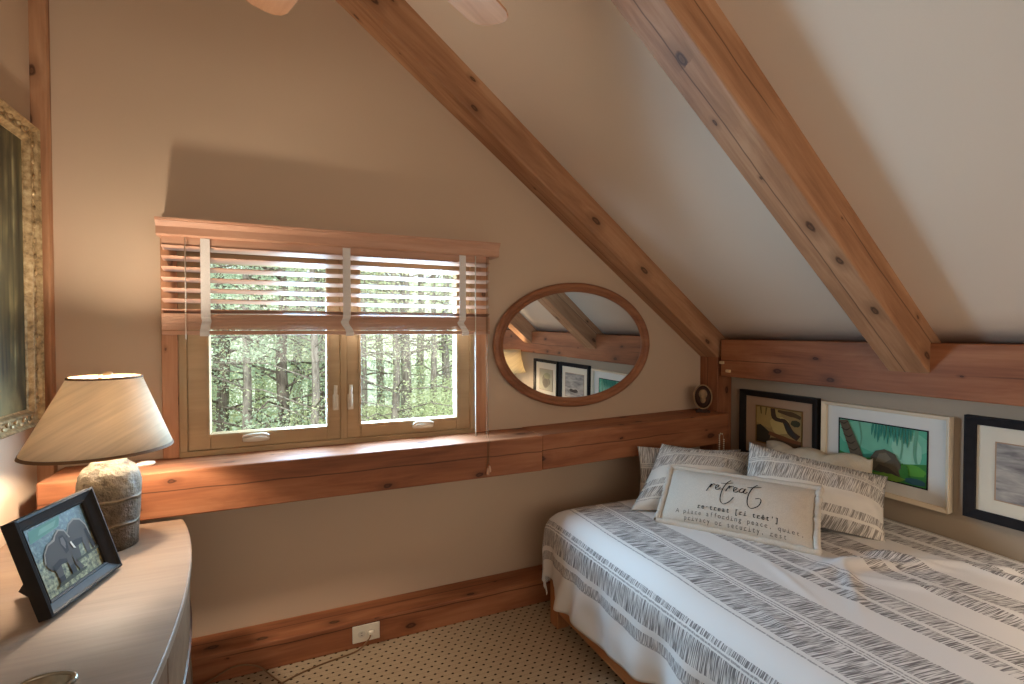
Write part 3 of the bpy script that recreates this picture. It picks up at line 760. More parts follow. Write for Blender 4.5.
pol = [((92, 128, 112), [(.06, .78), (.52, .83), (.60, .97), (.1, .95)]), ((120, 150, 132), [(.2, .84), (.46, .86), (.52, .93), (.25, .91)]),
       (EL, [(.585, .60), (.60, .70), (.67, .80), (.77, .84), (.87, .80), (.935, .68), (.95, .5), (.86, .6), (.7, .6)]),
       (EG, [(.56, .5), (.60, .67), (.67, .775), (.77, .815), (.86, .775), (.92, .66), (.93, .5), (.97, .33), (.91, .30), (.875, .44), (.86, .29), (.79, .28), (.78, .46), (.70, .45), (.68, .27), (.61, .27), (.60, .44)]),
       (ED, [(.60, .46), (.7, .46), (.78, .47), (.8, .53), (.7, .55), (.62, .55)]), (ED, [(.87, .62), (.92, .62), (.93, .5), (.97, .33), (.91, .30), (.885, .45)]),
       (EL, [(.135, .43), (.175, .58), (.26, .675), (.37, .705), (.41, .75), (.48, .80), (.57, .76), (.62, .62), (.5, .6), (.3, .6)]),
       (EG, [(.15, .42), (.19, .57), (.27, .655), (.38, .675), (.42, .735), (.49, .775), (.56, .735), (.605, .6), (.62, .42), (.61, .26), (.66, .15), (.6, .12), (.555, .22), (.545, .40), (.53, .30), (.53, .12), (.455, .12), (.445, .34), (.35, .36), (.335, .12), (.25, .10), (.245, .30), (.2, .34)]),
       (ED, [(.435, .60), (.45, .70), (.52, .70), (.545, .58), (.53, .46), (.47, .44)]), ((104, 92, 84), [(.45, .60), (.465, .67), (.51, .67), (.52, .58), (.49, .5)]),
       (ED, [(.22, .38), (.35, .42), (.45, .38), (.45, .33), (.35, .34), (.24, .30)]), (ED, [(.455, .12), (.53, .12), (.53, .26), (.46, .26)]), (ED, [(.25, .10), (.335, .12), (.335, .2), (.25, .2)]),
       ((214, 204, 186), [(.575, .56), (.60, .56), (.635, .44), (.60, .46)]), (ED, [(.55, .66), (.565, .66), (.565, .64), (.55, .64)]), ((58, 54, 36), [(.2, .08), (.66, .1), (.7, .13), (.4, .15), (.22, .12)]), ((58, 54, 36), [(.58, .26), (.98, .27), (.98, .31), (.6, .29)])]
ph_ = sheet('photograph', W_, H_, (96, 108, 92), pol, pf, (.031, -.004, .031), mat0=photo_mat())
bm = bmesh.new(); add_box(bm, (fw_/2, .004, fh_/2), (fw_-.02, .004, fh_-.02)); link('backing', bm, BLACKWOOD, pf)
# easel strut reaching the dresser top
strut_len = .17; a0 = Vector((fw_/2, .006, .15)); Minv = Mx.inverted()
foot = Mx @ a0; foot = Vector((foot.x-.075, foot.y+.02, DZ+.003)); fl = Minv @ foot
bm = bmesh.new(); add_tube(bm, [a0, (a0+fl)/2, fl], [.02, .022, .024], 4, sq=.15); link('strut', bm, BLACKWOOD, pf)

# little pewter dish near the front
di = thing('trinket_dish', 'small oval pewter ring dish at the near end of the dresser', 'dish', (-.442, 1.262, DZ), rot=(0, 0, R(-8)))
bm = bmesh.new(); add_lathe(bm, [(.0, .004), (.03, .004), (.040, .010), (.046, .022), (.052, .024), (.054, .020), (.047, .006), (.036, 0), (0, 0)], 40, sx=.88, sy=.60, cap0=False, cap1=False); bmesh.ops.recalc_face_normals(bm, faces=bm.faces)
link('bowl', bm, PEWTER, di, True)
bm = bmesh.new(); add_tube(bm, [(.055*math.cos(a*.2618)*.88, .055*.60*math.sin(a*.2618), .023) for a in range(25)], .0045, 8, cap=False); link('rim', bm, PEWTER, di, True)

# small pale thing on the rail behind the lamp
bm = bmesh.new(); add_lathe(bm, [(.0, 0), (.018, .001), (.025, .008), (.022, .016), (.01, .02), (0, .0205)], 20, sx=1.4, sy=.6, cap0=False, cap1=False)
o = link('soapstone_pebble', bm, HANDLE, None, True); o.location = (-.522, 2.41, -.534); o.rotation_euler = (0, 0, R(20)); tag(o, 'small pale oblong stone lying on the timber rail behind the lamp', 'ornament')

# ------------------------------------------------------------------ ornament and beads near the post
cm = thing('carved_ornament', 'small carved oval ornament with a pale ring, standing on the rail end', 'ornament', (2.385, 2.40, -.508), rot=(0, 0, R(-42)))
bm = bmesh.new(); add_box(bm, (0, 0, .008), (.085, .045, .016), .005); add_box(bm, (0, 0, .022), (.05, .03, .014), .004); link('foot', bm, DARKCARVE, cm)
bm = bmesh.new(); ring = [(.052*math.cos(2*math.pi*i/36), -.012, .100+.074*math.sin(2*math.pi*i/36)) for i in range(37)]; add_tube(bm, ring, .0042, 8, cap=False); link('ring', bm, BONE, cm, True)
bm = bmesh.new(); add_lathe(bm, [(.0, -.012), (.04, -.012), (.05, 0), (.04, .012), (0, .012)], 32, cap0=False, cap1=False)
for v in bm.verts: v.co = Vector((v.co.x, v.co.z, v.co.y*1.42+.1))
bmesh.ops.recalc_face_normals(bm, faces=bm.faces); link('back_plate', bm, DARKCARVE, cm, True)
bm = bmesh.new()
for (x, z, sx, sz, sy) in ((0, .118, .026, .030, .016), (0, .086, .017, .026, .014), (-.012, .108, .007, .005, .02), (.012, .108, .007, .005, .02)):
    r = bmesh.ops.create_uvsphere(bm, u_segments=14, v_segments=8, radius=1)
    for v in r['verts']: v.co = Vector((x+v.co.x*sx, -.014+v.co.y*sy, z+v.co.z*sz))
link('carving', bm, BONE, cm, True)
bd = thing('bead_string', 'string of white beads hanging from the rail beside the corner post', 'beads', (2.40, 2.278, -.63))
bm = bmesh.new()
beads = [(0, 0, -.0115*i) for i in range(11)]+[(.009, 0, .009), (.020, -.001, .007)]
for p in beads:
    r = bmesh.ops.create_icosphere(bm, subdivisions=1, radius=.0052)
    for v in r['verts']: v.co += Vector(p)
link('bead_strand', bm, WHITEPL, bd, True)
bm = bmesh.new()
for i in range(7):
    r = bmesh.ops.create_icosphere(bm, subdivisions=1, radius=.0052)
    for v in r['verts']: v.co += Vector((.034, -.002, -.03-.0125*i))
link('bead_strand', bm, WHITEPL, bd, True)
bm = bmesh.new(); add_tube(bm, smooth_path([(.012, .0095, .012), (.012, .0, .012), (.012, -.003, .006), (.012, -.003, .002)]), .0018, 6); link('hook', bm, BRASS, bd, True)
bm = bmesh.new(); add_tube(bm, [(.034, -.002, -.12), (.034, -.002, -.03), (.026, -.002, .0), (.012, 0, .009), (0, 0, .0), (0, 0, -.12)], .0006, 5); link('thread', bm, CORDW, bd)

# ------------------------------------------------------------------ wall outlet and cord
ou = thing('power_outlet', 'cream power outlet plate set in the floor timber', 'outlet', (.318, 2.369, -1.385))
bm = bmesh.new(); add_box(bm, (0, -.003, 0), (.122, .006, .078), .003); link('cover_plate', bm, WHITEPL, ou)
for sx in (-.021, .021):
    bm = bmesh.new(); add_lathe(bm, [(.0, .0), (.017, .0), (.017, .003), (0, .003)], 24, cap0=False, cap1=False)
    for v in bm.verts: v.co = Vector((v.co.x+sx, -.006-v.co.z, v.co.y*.9))
    bmesh.ops.recalc_face_normals(bm, faces=bm.faces); s = link('socket', bm, HANDLE, ou)
    bm = bmesh.new()
    for dz in (-.006, .006): add_box(bm, (sx, -.0095, dz), (.008, .001, .002))
    link('slot', bm, DARKHOLE, s)
bm = bmesh.new()
add_tube(bm, smooth_path([(.335, 2.352, -1.385), (.325, 2.335, -1.40), (.27, 2.335, -1.442), (.12, 2.31, -1.446), (.0, 2.27, -1.446), (-.10, 2.20, -1.446), (-.14, 2.12, -1.446)], 8), .0035, 8)
o = link('lamp_cord', bm, CORD, None, True); tag(o, 'thin brown electric cord running from the outlet across the carpet', 'cord')
bm = bmesh.new(); add_tube(bm, smooth_path([(-.36, 2.345, -1.446), (-.28, 2.347, -1.41), (-.21, 2.345, -1.385), (-.13, 2.335, -1.40), (-.07, 2.30, -1.44), (-.02, 2.22, -1.446), (.02, 2.1, -1.446)], 8), .003, 8)
o = link('lamp_cord', bm, CORD, None, True); tag(o, 'thin looped cord arching up beside the dresser foot', 'cord')
bm = bmesh.new(); add_box(bm, (.339, 2.353, -1.385), (.024, .020, .02), .005); o = link('plug', bm, WHITEPL); o.parent = ou; o.location = -Vector(ou.location)

# ------------------------------------------------------------------ ceiling fan (blades dip into the top of the view)
HUB = Vector((.122, 1.165, 1.005))
fan = thing('ceiling_fan', 'ceiling fan with pale wooden blades hanging from the sloped ceiling', 'fan', HUB)
bm = bmesh.new(); add_lathe(bm, [(.0, -.09), (.05, -.085), (.085, -.06), (.10, -.02), (.11, .02), (.105, .06), (.07, .09), (.03, .11), (.0, .12)], 36, cap0=False, cap1=False); link('motor', bm, BRONZE, fan, True)
bm = bmesh.new(); add_tube(bm, [(0, 0, .1), (0, 0, .6), (0, 0, ceil_z(HUB.x, HUB.y)-HUB.z+.02)], .013, 12); link('downrod', bm, BRONZE, fan, True)
def blade_mesh():
    bm = bmesh.new(); L0, L1 = .17, .625; outl = []
    ws = [(L0, .05), (.24, .062), (.36, .070), (.48, .074), (.575, .072), (.602, .062), (.618, .045), (.625, .02)]
    outl = [(x, w) for x, w in ws]+[(x, -w) for x, w in ws[::-1]]
    add_prism(bm, outl, 'z', -.004, .004)
    return bm
a0 = math.atan2(1.78-HUB.y, -.070-HUB.x)
for k in range(5):
    b = link('blade', blade_mesh(), FANMAT, fan); b.rotation_euler = (R(8), 0, a0-k*2*math.pi/5+.02)
    bm = bmesh.new(); add_box(bm, (.135, 0, -.006), (.13, .03, .006), .002); link('bracket', bm, BRONZE, b)

# ------------------------------------------------------------------ bed
bed = thing('bed', 'wooden low bed frame with square leg under the striped bedspread', 'bed', (1.9, 1.2, ZF))
BDO = Vector(bed.location)
def bedpart(name, bm, mat, smooth=False):
    for v in bm.verts: v.co -= BDO
    return link(name, bm, mat, bed, smooth)
def bar(name, lo, hi, rotz=0, bev=.006):
    L = hi[1]-lo[1] if rotz else hi[0]-lo[0]
    bm = bmesh.new()
    if rotz:
        add_box(bm, (L/2, 0, 0), (L, hi[0]-lo[0], hi[2]-lo[2]), bev); o = link(name, bm, BEDWOOD, bed)
        o.location = Vector(((lo[0]+hi[0])/2, lo[1], (lo[2]+hi[2])/2))-BDO; o.rotation_euler = (0, 0, R(90))
    else:
        add_box(bm, (L/2, 0, 0), (L, hi[1]-lo[1], hi[2]-lo[2]), bev); o = link(name, bm, BEDWOOD, bed)
        o.location = Vector((lo[0], (lo[1]+hi[1])/2, (lo[2]+hi[2])/2))-BDO
    return o
bar('side_rail', (1.195, .28, -1.378), (1.222, 2.16, -1.20), 1); bar('side_rail', (2.53, .28, -1.378), (2.557, 2.16, -1.20), 1)
bar('end_rail', (1.222, 2.13, -1.378), (2.53, 2.157, -1.20)); bar('end_rail', (1.222, .28, -1.378), (2.53, .307, -1.20))
for (x, y) in ((1.185, 2.12), (2.50, 2.12), (1.185, .25), (2.50, .25)):
    bm = bmesh.new(); add_box(bm, ((-1.20-ZF)/2, 0, 0), (-1.20-ZF, .075, .07), .005); o = link('leg', bm, BEDWOOD, bed)
    o.location = Vector((x+.035, y+.0375, ZF))-BDO; o.rotation_euler = (0, R(-90), 0)
bedpart('mattress', bx((1.20, .28, -1.20), (2.56, 2.20, -.90), .05, 4), plain('mattress_ticking', srgb(220, 216, 208), .9), True)

# bedspread: a cloth sheet folded over the left side and the head end
def hem(y):
    t = [(-.2, -1.25), (1.0, -1.25), (1.38, -1.238), (1.52, -1.272), (1.73, -1.306), (1.89, -1.288), (2.0, -1.278), (2.1, -1.30), (2.2, -1.235), (2.5, -1.22)]
    for (a, b), (c, d) in zip(t, t[1:]):
        if y <= c: return b+(d-b)*(y-a)/(c-a)
    return t[-1][1]
RAD, XS, ZT, YE = .105, 1.27, -.885, 2.125
def fold(over, R0):
    """distance past the shoulder -> (outward, downward)"""
    q = R0*math.pi/2
    if over <= 0: return 0.0, 0.0
    if over < q: a = over/R0; return R0*math.sin(a), R0*(1-math.cos(a))
    return R0, R0+over-q
def wr(x, y):
    z = 0
    for (cx, cy, ang, ln, wd, am) in ((2.02, 1.16, -25, .16, .022, .014), (2.13, 1.17, -55, .13, .02, .013), (2.22, 1.10, -40, .14, .02, .010), (1.92, 1.20, -5, .20, .03, .009), (1.80, 1.12, 40, .17, .02, .007), (2.42, .93, -50, .09, .02, .009),
                                  (2.35, .86, -78, .18, .03, .010), (1.62, 1.22, 70, .15, .016, .004), (1.35, 1.05, 80, .10, .015, .003), (2.05, .80, -70, .22, .04, .006), (1.45, 1.75, 75, .12, .015, .003), (1.95, 1.02, -50, .2, .02, .006)):
        c, s = math.cos(R(ang)), math.sin(R(ang)); dx, dy = x-cx, y-cy
        a, b = dx*c+dy*s, -dx*s+dy*c
        z += 1.7*am*math.exp(-(a/ln)**2-(b/wd)**2)
    return z+.006*noise.noise((x*2.2, y*2.2, 1))+.003*noise.noise((x*6, y*4, 4))
bm = bmesh.new(); uvl = bm.loops.layers.uv.new('UVMap')
NU, NV = 150, 190
grid = []; uvs = {}
v0, v1 = .30, YE+.40
for j in range(NV+1):
    vv = v0+(v1-v0)*j/NV
    oy, dyz = fold(vv-YE, .085)
    yb = min(vv, YE)+oy
    zh = hem(vv) if vv < YE-.03 else -1.235+.035*min(1, (vv-YE+.03)/.15)
    smin = XS-RAD*math.pi/2-(ZT-RAD-zh)
    row = []
    for i in range(NU+1):
        t = i/NU; s = smin+(2.565-smin)*t
        ox, dxz = fold(XS-s, RAD)
        x = max(s, XS)-ox; y = yb
        down = math.hypot(dxz, dyz) if (dxz > 0 and dyz > 0) else dxz+dyz
        if dxz > 0 and dyz > 0: down = max(dxz, dyz)+.25*min(dxz, dyz)
        z = ZT-down
        dome = .012*math.exp(-((x-1.95)/.5)**2) if dxz == 0 else 0
        z += wr(s, vv)*max(0, 1-(dxz+dyz)/.1)
        # hanging side: soft folds growing towards the hem
        if dxz > RAD*.8:
            g = min(1, (dxz-RAD*.8)/.28)
            f = .016*math.sin(vv*17+.6*math.sin(vv*5))+.010*math.sin(vv*31+1.0)+.012*noise.noise((vv*7, s*9, 2))
            near = math.exp(-((vv-2.0)/.14)**2) if vv < YE else 0
            x += -g*(.008+f)*(1-.2*near)-near*g*(.013*math.sin(vv*44+s*16)+.010)
            x = min(x, 1.182)
            z += g*.007*math.sin(vv*23+2)
        if dyz > .06:
            g = min(1, (dyz-.06)/.25); y += g*(.010*math.sin(s*19)+.006*math.sin(s*37))-.0*g
            y = min(y, 2.283)
        z = max(z, ZF+.12)
        v = bm.verts.new((x, y, z)); uvs[v] = (s, vv); row.append(v)
    grid.append(row)
for j in range(NV):
    for i in range(NU):
        f = bm.faces.new((grid[j][i], grid[j][i+1], grid[j+1][i+1], grid[j+1][i])); f.smooth = True
        for lp in f.loops: lp[uvl].uv = uvs[lp.vert]
sp = link('bedspread', bm, IKAT, None, True)
md = sp.modifiers.new('thickness', 'SOLIDIFY'); md.thickness = .006; md.offset = 1
tag(sp, 'white bedspread with grey brushstroke stripes draped over the bed', 'bedspread')

# ------------------------------------------------------------------ pillows
def pillow_z(a, b, T, flange=.0, pw_=2.4):
    """bulge of a pillow at a,b in -1..1"""
    fa = max(0, 1-abs(a)**pw_); fb = max(0, 1-abs(b)**pw_)
    return T*(fa*fb)**.55
def pillow_mesh(w, h, T, seed=0, pinch=.05, wr_amp=.004, u0=1.27, flange=0.0, n=48, vshift=0, us=1.45):
    bm = bmesh.new(); uvl = bm.loops.layers.uv.new('UVMap'); uvd = {}
    def pos(i, j, side):
        a, b = -1+2*i/n, -1+2*j/n
        # sides draw in between the corners
        x = a*(w/2)*(1-pinch*(1-b*b)*0.9*abs(a)); z = b*(h/2)*(1-pinch*1.5*(1-a*a)*abs(b))
        # flat flange round the edge
        ai, bi = max(-1, min(1, a*(1+flange))), max(-1, min(1, b*(1+flange)))
        y = pillow_z(ai, bi, T)
        e = (1-a*a)*(1-b*b)
        y += wr_amp*e**.3*(noise.noise((x*9+seed, z*9, seed))+.6*noise.noise((x*22, z*22+seed, seed)))
        # creases running in from the corners
        rim = (1-e)**2
        y += .5*wr_amp*rim*math.sin(a*26+seed)*math.sin(b*17)
        y = max(y, .002)
        return (x, -y*side, z)
    gs = {}
    for side in (1, -1):
        g = []
        for i in range(n+1):
            r = []
            for j in range(n+1):
                if side == -1 and (i in (0, n) or j in (0, n)): v = gs[1][i][j]
                else: v = bm.verts.new(pos(i, j, side) if not (i in (0, n) or j in (0, n)) else (pos(i, j, 1)[0], 0, pos(i, j, 1)[2]))
                r.append(v); uvd[(side, v)] = (u0+(1-(j/n))*h*us, (i/n)*w+vshift)
            g.append(r)
        gs[side] = g
        for i in range(n):
            for j in range(n):
                q = (g[i][j], g[i+1][j], g[i+1][j+1], g[i][j+1])
                f = bm.faces.new(q if side == 1 else q[::-1]); f.smooth = True
                for lp in f.loops: lp[uvl].uv = uvd[(side, lp.vert)]
    return bm
def frame_from(bl_, br_, tl_):
    """placement from three corners: X along bottom edge, Z up the face, -Y towards the viewer"""
    u_ = (br_-bl_); w_ = u_.length; u_ = u_.normalized()
    r = tl_-bl_; r = r-u_*(r@u_ if False else r.dot(u_)); h_ = r.length; z_ = r.normalized(); y_ = z_.cross(u_)
    c_ = bl_+u_*w_/2+z_*h_/2
    return Matrix(((u_.x, y_.x, z_.x, c_.x), (u_.y, y_.y, z_.y, c_.y), (u_.z, y_.z, z_.z, c_.z), (0, 0, 0, 1))), w_, h_
V = Vector
def sham(label, bl_, br_, tr_, tl_, T, mat, seed, u0=1.27, name='pillow', flange=.05, vshift=0, wamp=.006, scallop=0):
    """pillow stretched between its four corners"""
    bl_, br_, tr_, tl_ = V(bl_), V(br_), V(tr_), V(tl_)
    w_ = ((br_-bl_).length+(tr_-tl_).length)/2; h_ = ((tl_-bl_).length+(tr_-br_).length)/2
    c_ = (bl_+br_+tr_+tl_)/4
    nr = ((br_-bl_)+(tr_-tl_)).cross((tl_-bl_)+(tr_-br_)).normalized()
    bm = pillow_mesh(w_, h_, T, seed, u0=u0, flange=flange, vshift=vshift, wr_amp=wamp)
    for v in bm.verts:
        a, b = v.co.x/w_+.5, v.co.z/h_+.5
        p = (bl_*(1-a)+br_*a)*(1-b)+(tl_*(1-a)+tr_*a)*b
        v.co = p+nr*(-v.co.y)-c_
        if scallop: v.co += (tl_-bl_).normalized()*scallop*abs(math.sin(3*math.pi*a+.3))**.7*max(0, b)**3
    t = thing(name, label, 'pillow', c_)
    return link('cover', bm, mat, t, True)
sham('striped pillow standing at the very back left, mostly hidden by the pillow before it', (1.71, 2.17, -.885), (2.24, 1.99, -.885), (2.30, 2.03, -.655), (1.733, 2.215, -.622), .05, IKAT_SHAM, 3, 1.29)
sham('striped pillow on the left, leaning behind the lettered pillow', (1.522, 1.995, -.872), (1.95, 1.70, -.88), (2.226, 1.885, -.630), (1.825, 2.125, -.598), .085, IKAT_SHAM, 11, 1.30, wamp=.010)
sham('plain cream pillow at the back right, leaning on the wall under the pictures', (2.38, 1.96, -.885), (2.38, 1.36, -.885), (2.51, 1.46, -.607), (2.51, 2.04, -.640), .08, CREAM, 5, wamp=.016, scallop=.03)
sham('striped pillow on the right, tilted against the cream pillow', (1.86, 1.66, -.83), (2.285, 1.275, -.885), (2.475, 1.375, -.655), (2.085, 1.79, -.545), .095, IKAT_SHAM, 17, 1.30, wamp=.010)
# lettered lumbar pillow
M, w_, h_ = frame_from(V((1.562, 1.842, -.874)), V((1.905, 1.315, -.874)), V((1.752, 1.965, -.682)))
rp = thing('lettered_pillow', 'natural linen lumbar pillow printed with the word retreat, in front', 'pillow'); rp.matrix_world = M
TP = .075
link('cover', pillow_mesh(w_, h_, TP, 23, pinch=.03, wr_amp=.003, flange=.02), LINEN, rp, True)
# ruffled trim round the seam
bm = bmesh.new(); pts = []
def edge_pt(t):
    q = t*4; k = int(q) % 4; f = q-int(q); a, b = [(-1+2*f, -1), (1, -1+2*f), (1-2*f, 1), (-1, 1-2*f)][k]
    return V((a*(w_/2)*(1-.03*(1-b*b)*.9*abs(a)), 0, b*(h_/2)*(1-.045*(1-a*a)*abs(b))))
N = 180
for i in range(N):
    p = edge_pt(i/N); d = p.normalized(); jit = noise.noise((i*.23, 3, 1))
    pts.append(p+d*(.007+.004*jit)+V((0, -.005+.006*noise.noise((i*.31, 7, 2)), 0)))
add_tube(bm, pts+[pts[0]], [.0135+.004*noise.noise((i*.4, 1, 5)) for i in range(N)]+[.0135], 8, cap=False)
link('trim', bm, LINEN, rp, True)
# lettering lies on the bulge of the cover
def on_cover(x, z): return pillow_z(max(-1, min(1, 1.02*x/(w_/2))), max(-1, min(1, 1.02*z/(h_/2))), TP)
def strokes(bm, lines, ox, oz, sc, w0):
    for ln in lines:
        P = smooth_path([(x*sc+ox, 0, z*sc+oz) for x, z in ln], 7); n = len(P); prev = None
        for i, p in enumerate(P):
            t = (P[min(i+1, n-1)]-P[max(i-1, 0)]).normalized(); nn = V((-t.z, 0, t.x))
            wd = w0*(.45+.75*abs(t.z*.8+t.x*.3))*(1 if 0 < i < n-1 else .4)
            a, b = p+nn*wd, p-nn*wd
            va = bm.verts.new((a.x, -on_cover(a.x, a.z)-.0042, a.z)); vb = bm.verts.new((b.x, -on_cover(b.x, b.z)-.0042, b.z))
            if prev:
                f = bm.faces.new((prev[0], va, vb, prev[1])); f.normal_update()
                if f.normal.y > 0: f.normal_flip()
            prev = (va, vb)
script = [
    [(0, .18), (.10, .45), (.17, .62), (.14, .40)], [(.13, .45), (.22, .60), (.30, .64), (.33, .58)],                            # r
    [(.36, .40), (.48, .50), (.50, .60), (.42, .60), (.38, .48), (.42, .34), (.52, .36), (.60, .46)],                            # e
    [(.98, 1.00), (.84, .80), (.70, .40), (.66, -.10), (.80, -.36), (1.05, -.22), (1.22, .06)], [(.58, .74), (.80, .76), (1.10, .86)],   # t with swash
    [(.84, .30), (.92, .54), (.98, .64), (.96, .46)], [(.96, .50), (1.04, .62), (1.12, .64), (1.16, .58)],                       # r
    [(1.14, .40), (1.26, .48), (1.30, .58), (1.22, .60), (1.16, .48), (1.20, .34), (1.30, .34), (1.38, .44)],                    # e
    [(1.62, .56), (1.52, .60), (1.42, .48), (1.44, .36), (1.54, .38), (1.64, .58)], [(1.66, .62), (1.60, .40), (1.66, .34), (1.76, .44)],   # a
    [(2.12, .96), (1.96, .76), (1.82, .36), (1.80, -.10), (1.96, -.34), (2.24, -.18), (2.34, .08), (2.28, .22), (2.10, .16)], [(1.72, .70), (1.96, .76), (2.30, .86)]]   # t with swash
bm = bmesh.new(); strokes(bm, script, -.116, -.016, .096, .0020); link('script_lettering', bm, INK, rp)
def typed(text, x0, z0, ch, size, mat, name, bold=.0):
    bm = bmesh.new()
    for i, c in enumerate(text):
        if c == ' ': continue
        cu = bpy.data.curves.new('glyph', 'FONT'); cu.body = c; cu.size = size; cu.align_x = 'CENTER'; cu.offset = bold; cu.resolution_u = 3
        ob = bpy.data.objects.new('glyph', cu); C.objects.link(ob)
        me = bpy.data.meshes.new_from_object(ob.evaluated_get(bpy.context.evaluated_depsgraph_get()))
        base = len(bm.verts); vs = []
        for v in me.vertices:
            x, z = x0+i*ch+v.co.x, z0+v.co.y
            vs.append(bm.verts.new((x, -on_cover(x, z)-.0042, z)))
        for p in me.polygons:
            try:
                f = bm.faces.new([vs[k] for k in p.vertices]); f.normal_update()
                if f.normal.y > 0: f.normal_flip()
            except ValueError: pass
        # slab feet of a typewriter face
        if c in 'ril':
            hw = ch*.36
            q = [bm.verts.new((x, -on_cover(x, z)-.0042, z)) for x, z in ((x0+i*ch-hw, z0), (x0+i*ch+hw, z0), (x0+i*ch+hw, z0+size*.075), (x0+i*ch-hw, z0+size*.075))]
            bm.faces.new(q)
        bpy.data.objects.remove(ob); bpy.data.curves.remove(cu); bpy.data.meshes.remove(me)
    return link(name, bm, mat, rp)
typed("re\u00b7treat [ri tr\u00eat']", -.136, -.084, .0172, .028, INK, 'bold_lettering', .0004)
typed('A place affording peace, quiet,', -.228, -.111, .0165, .025, INK_GREY, 'faded_lettering')
typed('privacy or security, rest', -.19, -.134, .0165, .023, INK_GREY, 'faded_lettering')

# ------------------------------------------------------------------ lamp behind the viewer, seen in the mirror
fl = thing('floor_lamp', 'lit floor lamp with ivory shade, seen at the left edge of the mirror', 'lamp', (2.33, .10, ZF))
bm = bmesh.new(); add_lathe(bm, [(.13, 0), (.13, .015), (.05, .03), (.013, .04), (.011, .6), (.011, .93)], 32); link('stand', bm, BRONZE, fl, True)
bm = bmesh.new(); add_lathe(bm, [(.15, .955), (.125, 1.02), (.105, 1.10), (.092, 1.20), (.090, 1.20), (.103, 1.10), (.123, 1.02), (.148, .955)], 48, closed=True); bmesh.ops.recalc_face_normals(bm, faces=bm.faces); link('shade', bm, SHADE2, fl, True)
bm = bmesh.new(); add_lathe(bm, [(.012, .93), (.016, .96), (.03, 1.0), (.03, 1.03), (.015, 1.055), (.002, 1.06)], 20); link('bulb', bm, BULB2, fl, True)
bm = bmesh.new()
for k in range(3): add_tube(bm, [(0, 0, .94), (.143*math.cos(k*2.094), .143*math.sin(k*2.094), .965)], .002, 6)
link('spider', bm, BRONZE, fl)

# ------------------------------------------------------------------ the woods outside
GZ = -4.3
struct('ground', bx((-30, 3.2, GZ-.2), (40, 60, GZ)), GROUND)
def leaf_cloud(bm, centre_fn, n, s0, s1, rng):
    for _ in range(n):
        c = centre_fn(rng); s = rng.uniform(s0, s1)
        a = V((rng.gauss(0, 1), rng.gauss(0, 1), rng.gauss(0, .7))).normalized(); b = a.cross(V((rng.gauss(0, 1), rng.gauss(0, 1), rng.gauss(0, 1)))).normalized()
        vs = [bm.verts.new(c+a*s), bm.verts.new(c+b*s*.45), bm.verts.new(c-a*s*.9), bm.verts.new(c-b*s*.45)]
        bm.faces.new(vs)
def mk_trunk(h, r, seed, branches, bstart):
    bm = bmesh.new(); rng = random.Random(seed); pts = []; rad = []
    for i in range(9):
        t = i/8; pts.append((rng.uniform(-.05, .05)*h*.08, rng.uniform(-.05, .05)*h*.08, h*t)); rad.append(r*(1-.8*t))
    add_tube(bm, pts, rad, 10)
    tips = []
    for k in range(branches):
        t = rng.uniform(bstart, .97); a = rng.uniform(0, 6.283); L = (1-t)*h*.28+.5
        p = V((0, 0, h*t)); q = p+V((math.cos(a)*L, math.sin(a)*L, rng.uniform(-.1, .35)*L)); mid = (p+q)/2+V((0, 0, .08*L))
        add_tube(bm, [p, mid, q], [r*.22*(1-t*.6), r*.13, r*.04], 5); tips.append((p, mid, q))
    return bm, tips
def proto(kind, seed):
    rng = random.Random(seed)
    if kind == 'hemlock':
        h = 10.5; bm, tips = mk_trunk(h, .16, seed, 46, .18); fm = bmesh.new()
        def cf(r):
            p, m, q = r.choice(tips); t = r.uniform(.15, 1.05); c = p.lerp(q, t)
            return c+V((r.gauss(0, .18), r.gauss(0, .18), r.gauss(-.12, .14)))
        leaf_cloud(fm, cf, 13000, .02, .05, rng); return bm, fm, BARK2, LEAF_H
    if kind == 'birch':
        h = 11; bm, tips = mk_trunk(h, .14, seed, 26, .22); fm = bmesh.new()
        def cf(r):
            p, m, q = r.choice(tips); t = r.uniform(.4, 1.1); c = p.lerp(q, t)
            return c+V((r.gauss(0, .28), r.gauss(0, .28), r.gauss(0, .28)))
        leaf_cloud(fm, cf, 3800, .02, .045, rng); return bm, fm, BARK, LEAF_D
    h = 2.6; bm, tips = mk_trunk(h, .05, seed, 22, .08); fm = bmesh.new()
    def cf(r):
        a = r.uniform(0, 6.283); rr = 1.25*math.sqrt(r.random()); z = r.uniform(.3, 1)
        return V((math.cos(a)*rr*(1.15-z*.5), math.sin(a)*rr*(1.15-z*.5), h*1.25*z))
    leaf_cloud(fm, cf, 7000, .018, .042, rng); return bm, fm, BARK2, LEAF_B
LAB = {'hemlock': ('evergreen_tree', 'pale green evergreen with grey trunk in the woods outside the window', 'evergreen trees outside the window'),
       'birch': ('leafy_tree', 'slender grey trunk with sparse spring leaves in the woods outside the window', 'slender leafy trees outside the window'),
       'shrub': ('shrub', 'yellow green leafy shrub low in the woods outside the window', 'shrubs outside the window')}
protos = {}
def plant(kind, var, x, y, sc=1.0, rot=0, z=GZ):
    key = (kind, var)
    nm, lab, grp = LAB[kind]
    if key not in protos:
        b, f, bmt, lmt = proto(kind, 100+var*7+len(kind)); me_b = link('trunk', b, bmt, None, True); me_f = link('foliage', f, lmt)
        t = thing(nm, lab, 'shrub' if kind == 'shrub' else 'tree', group=grp); me_b.parent = t; me_f.parent = t
        protos[key] = (t, me_b, me_f); parts = protos[key]
    else:
        parts = [p.copy() for p in protos[key]]
        for p in parts: C.objects.link(p)
        for p in parts[1:]: p.parent = parts[0]
    parts[0].location = (x, y, z); parts[0].rotation_euler = (0, 0, rot); parts[0].scale = (sc, sc, sc)
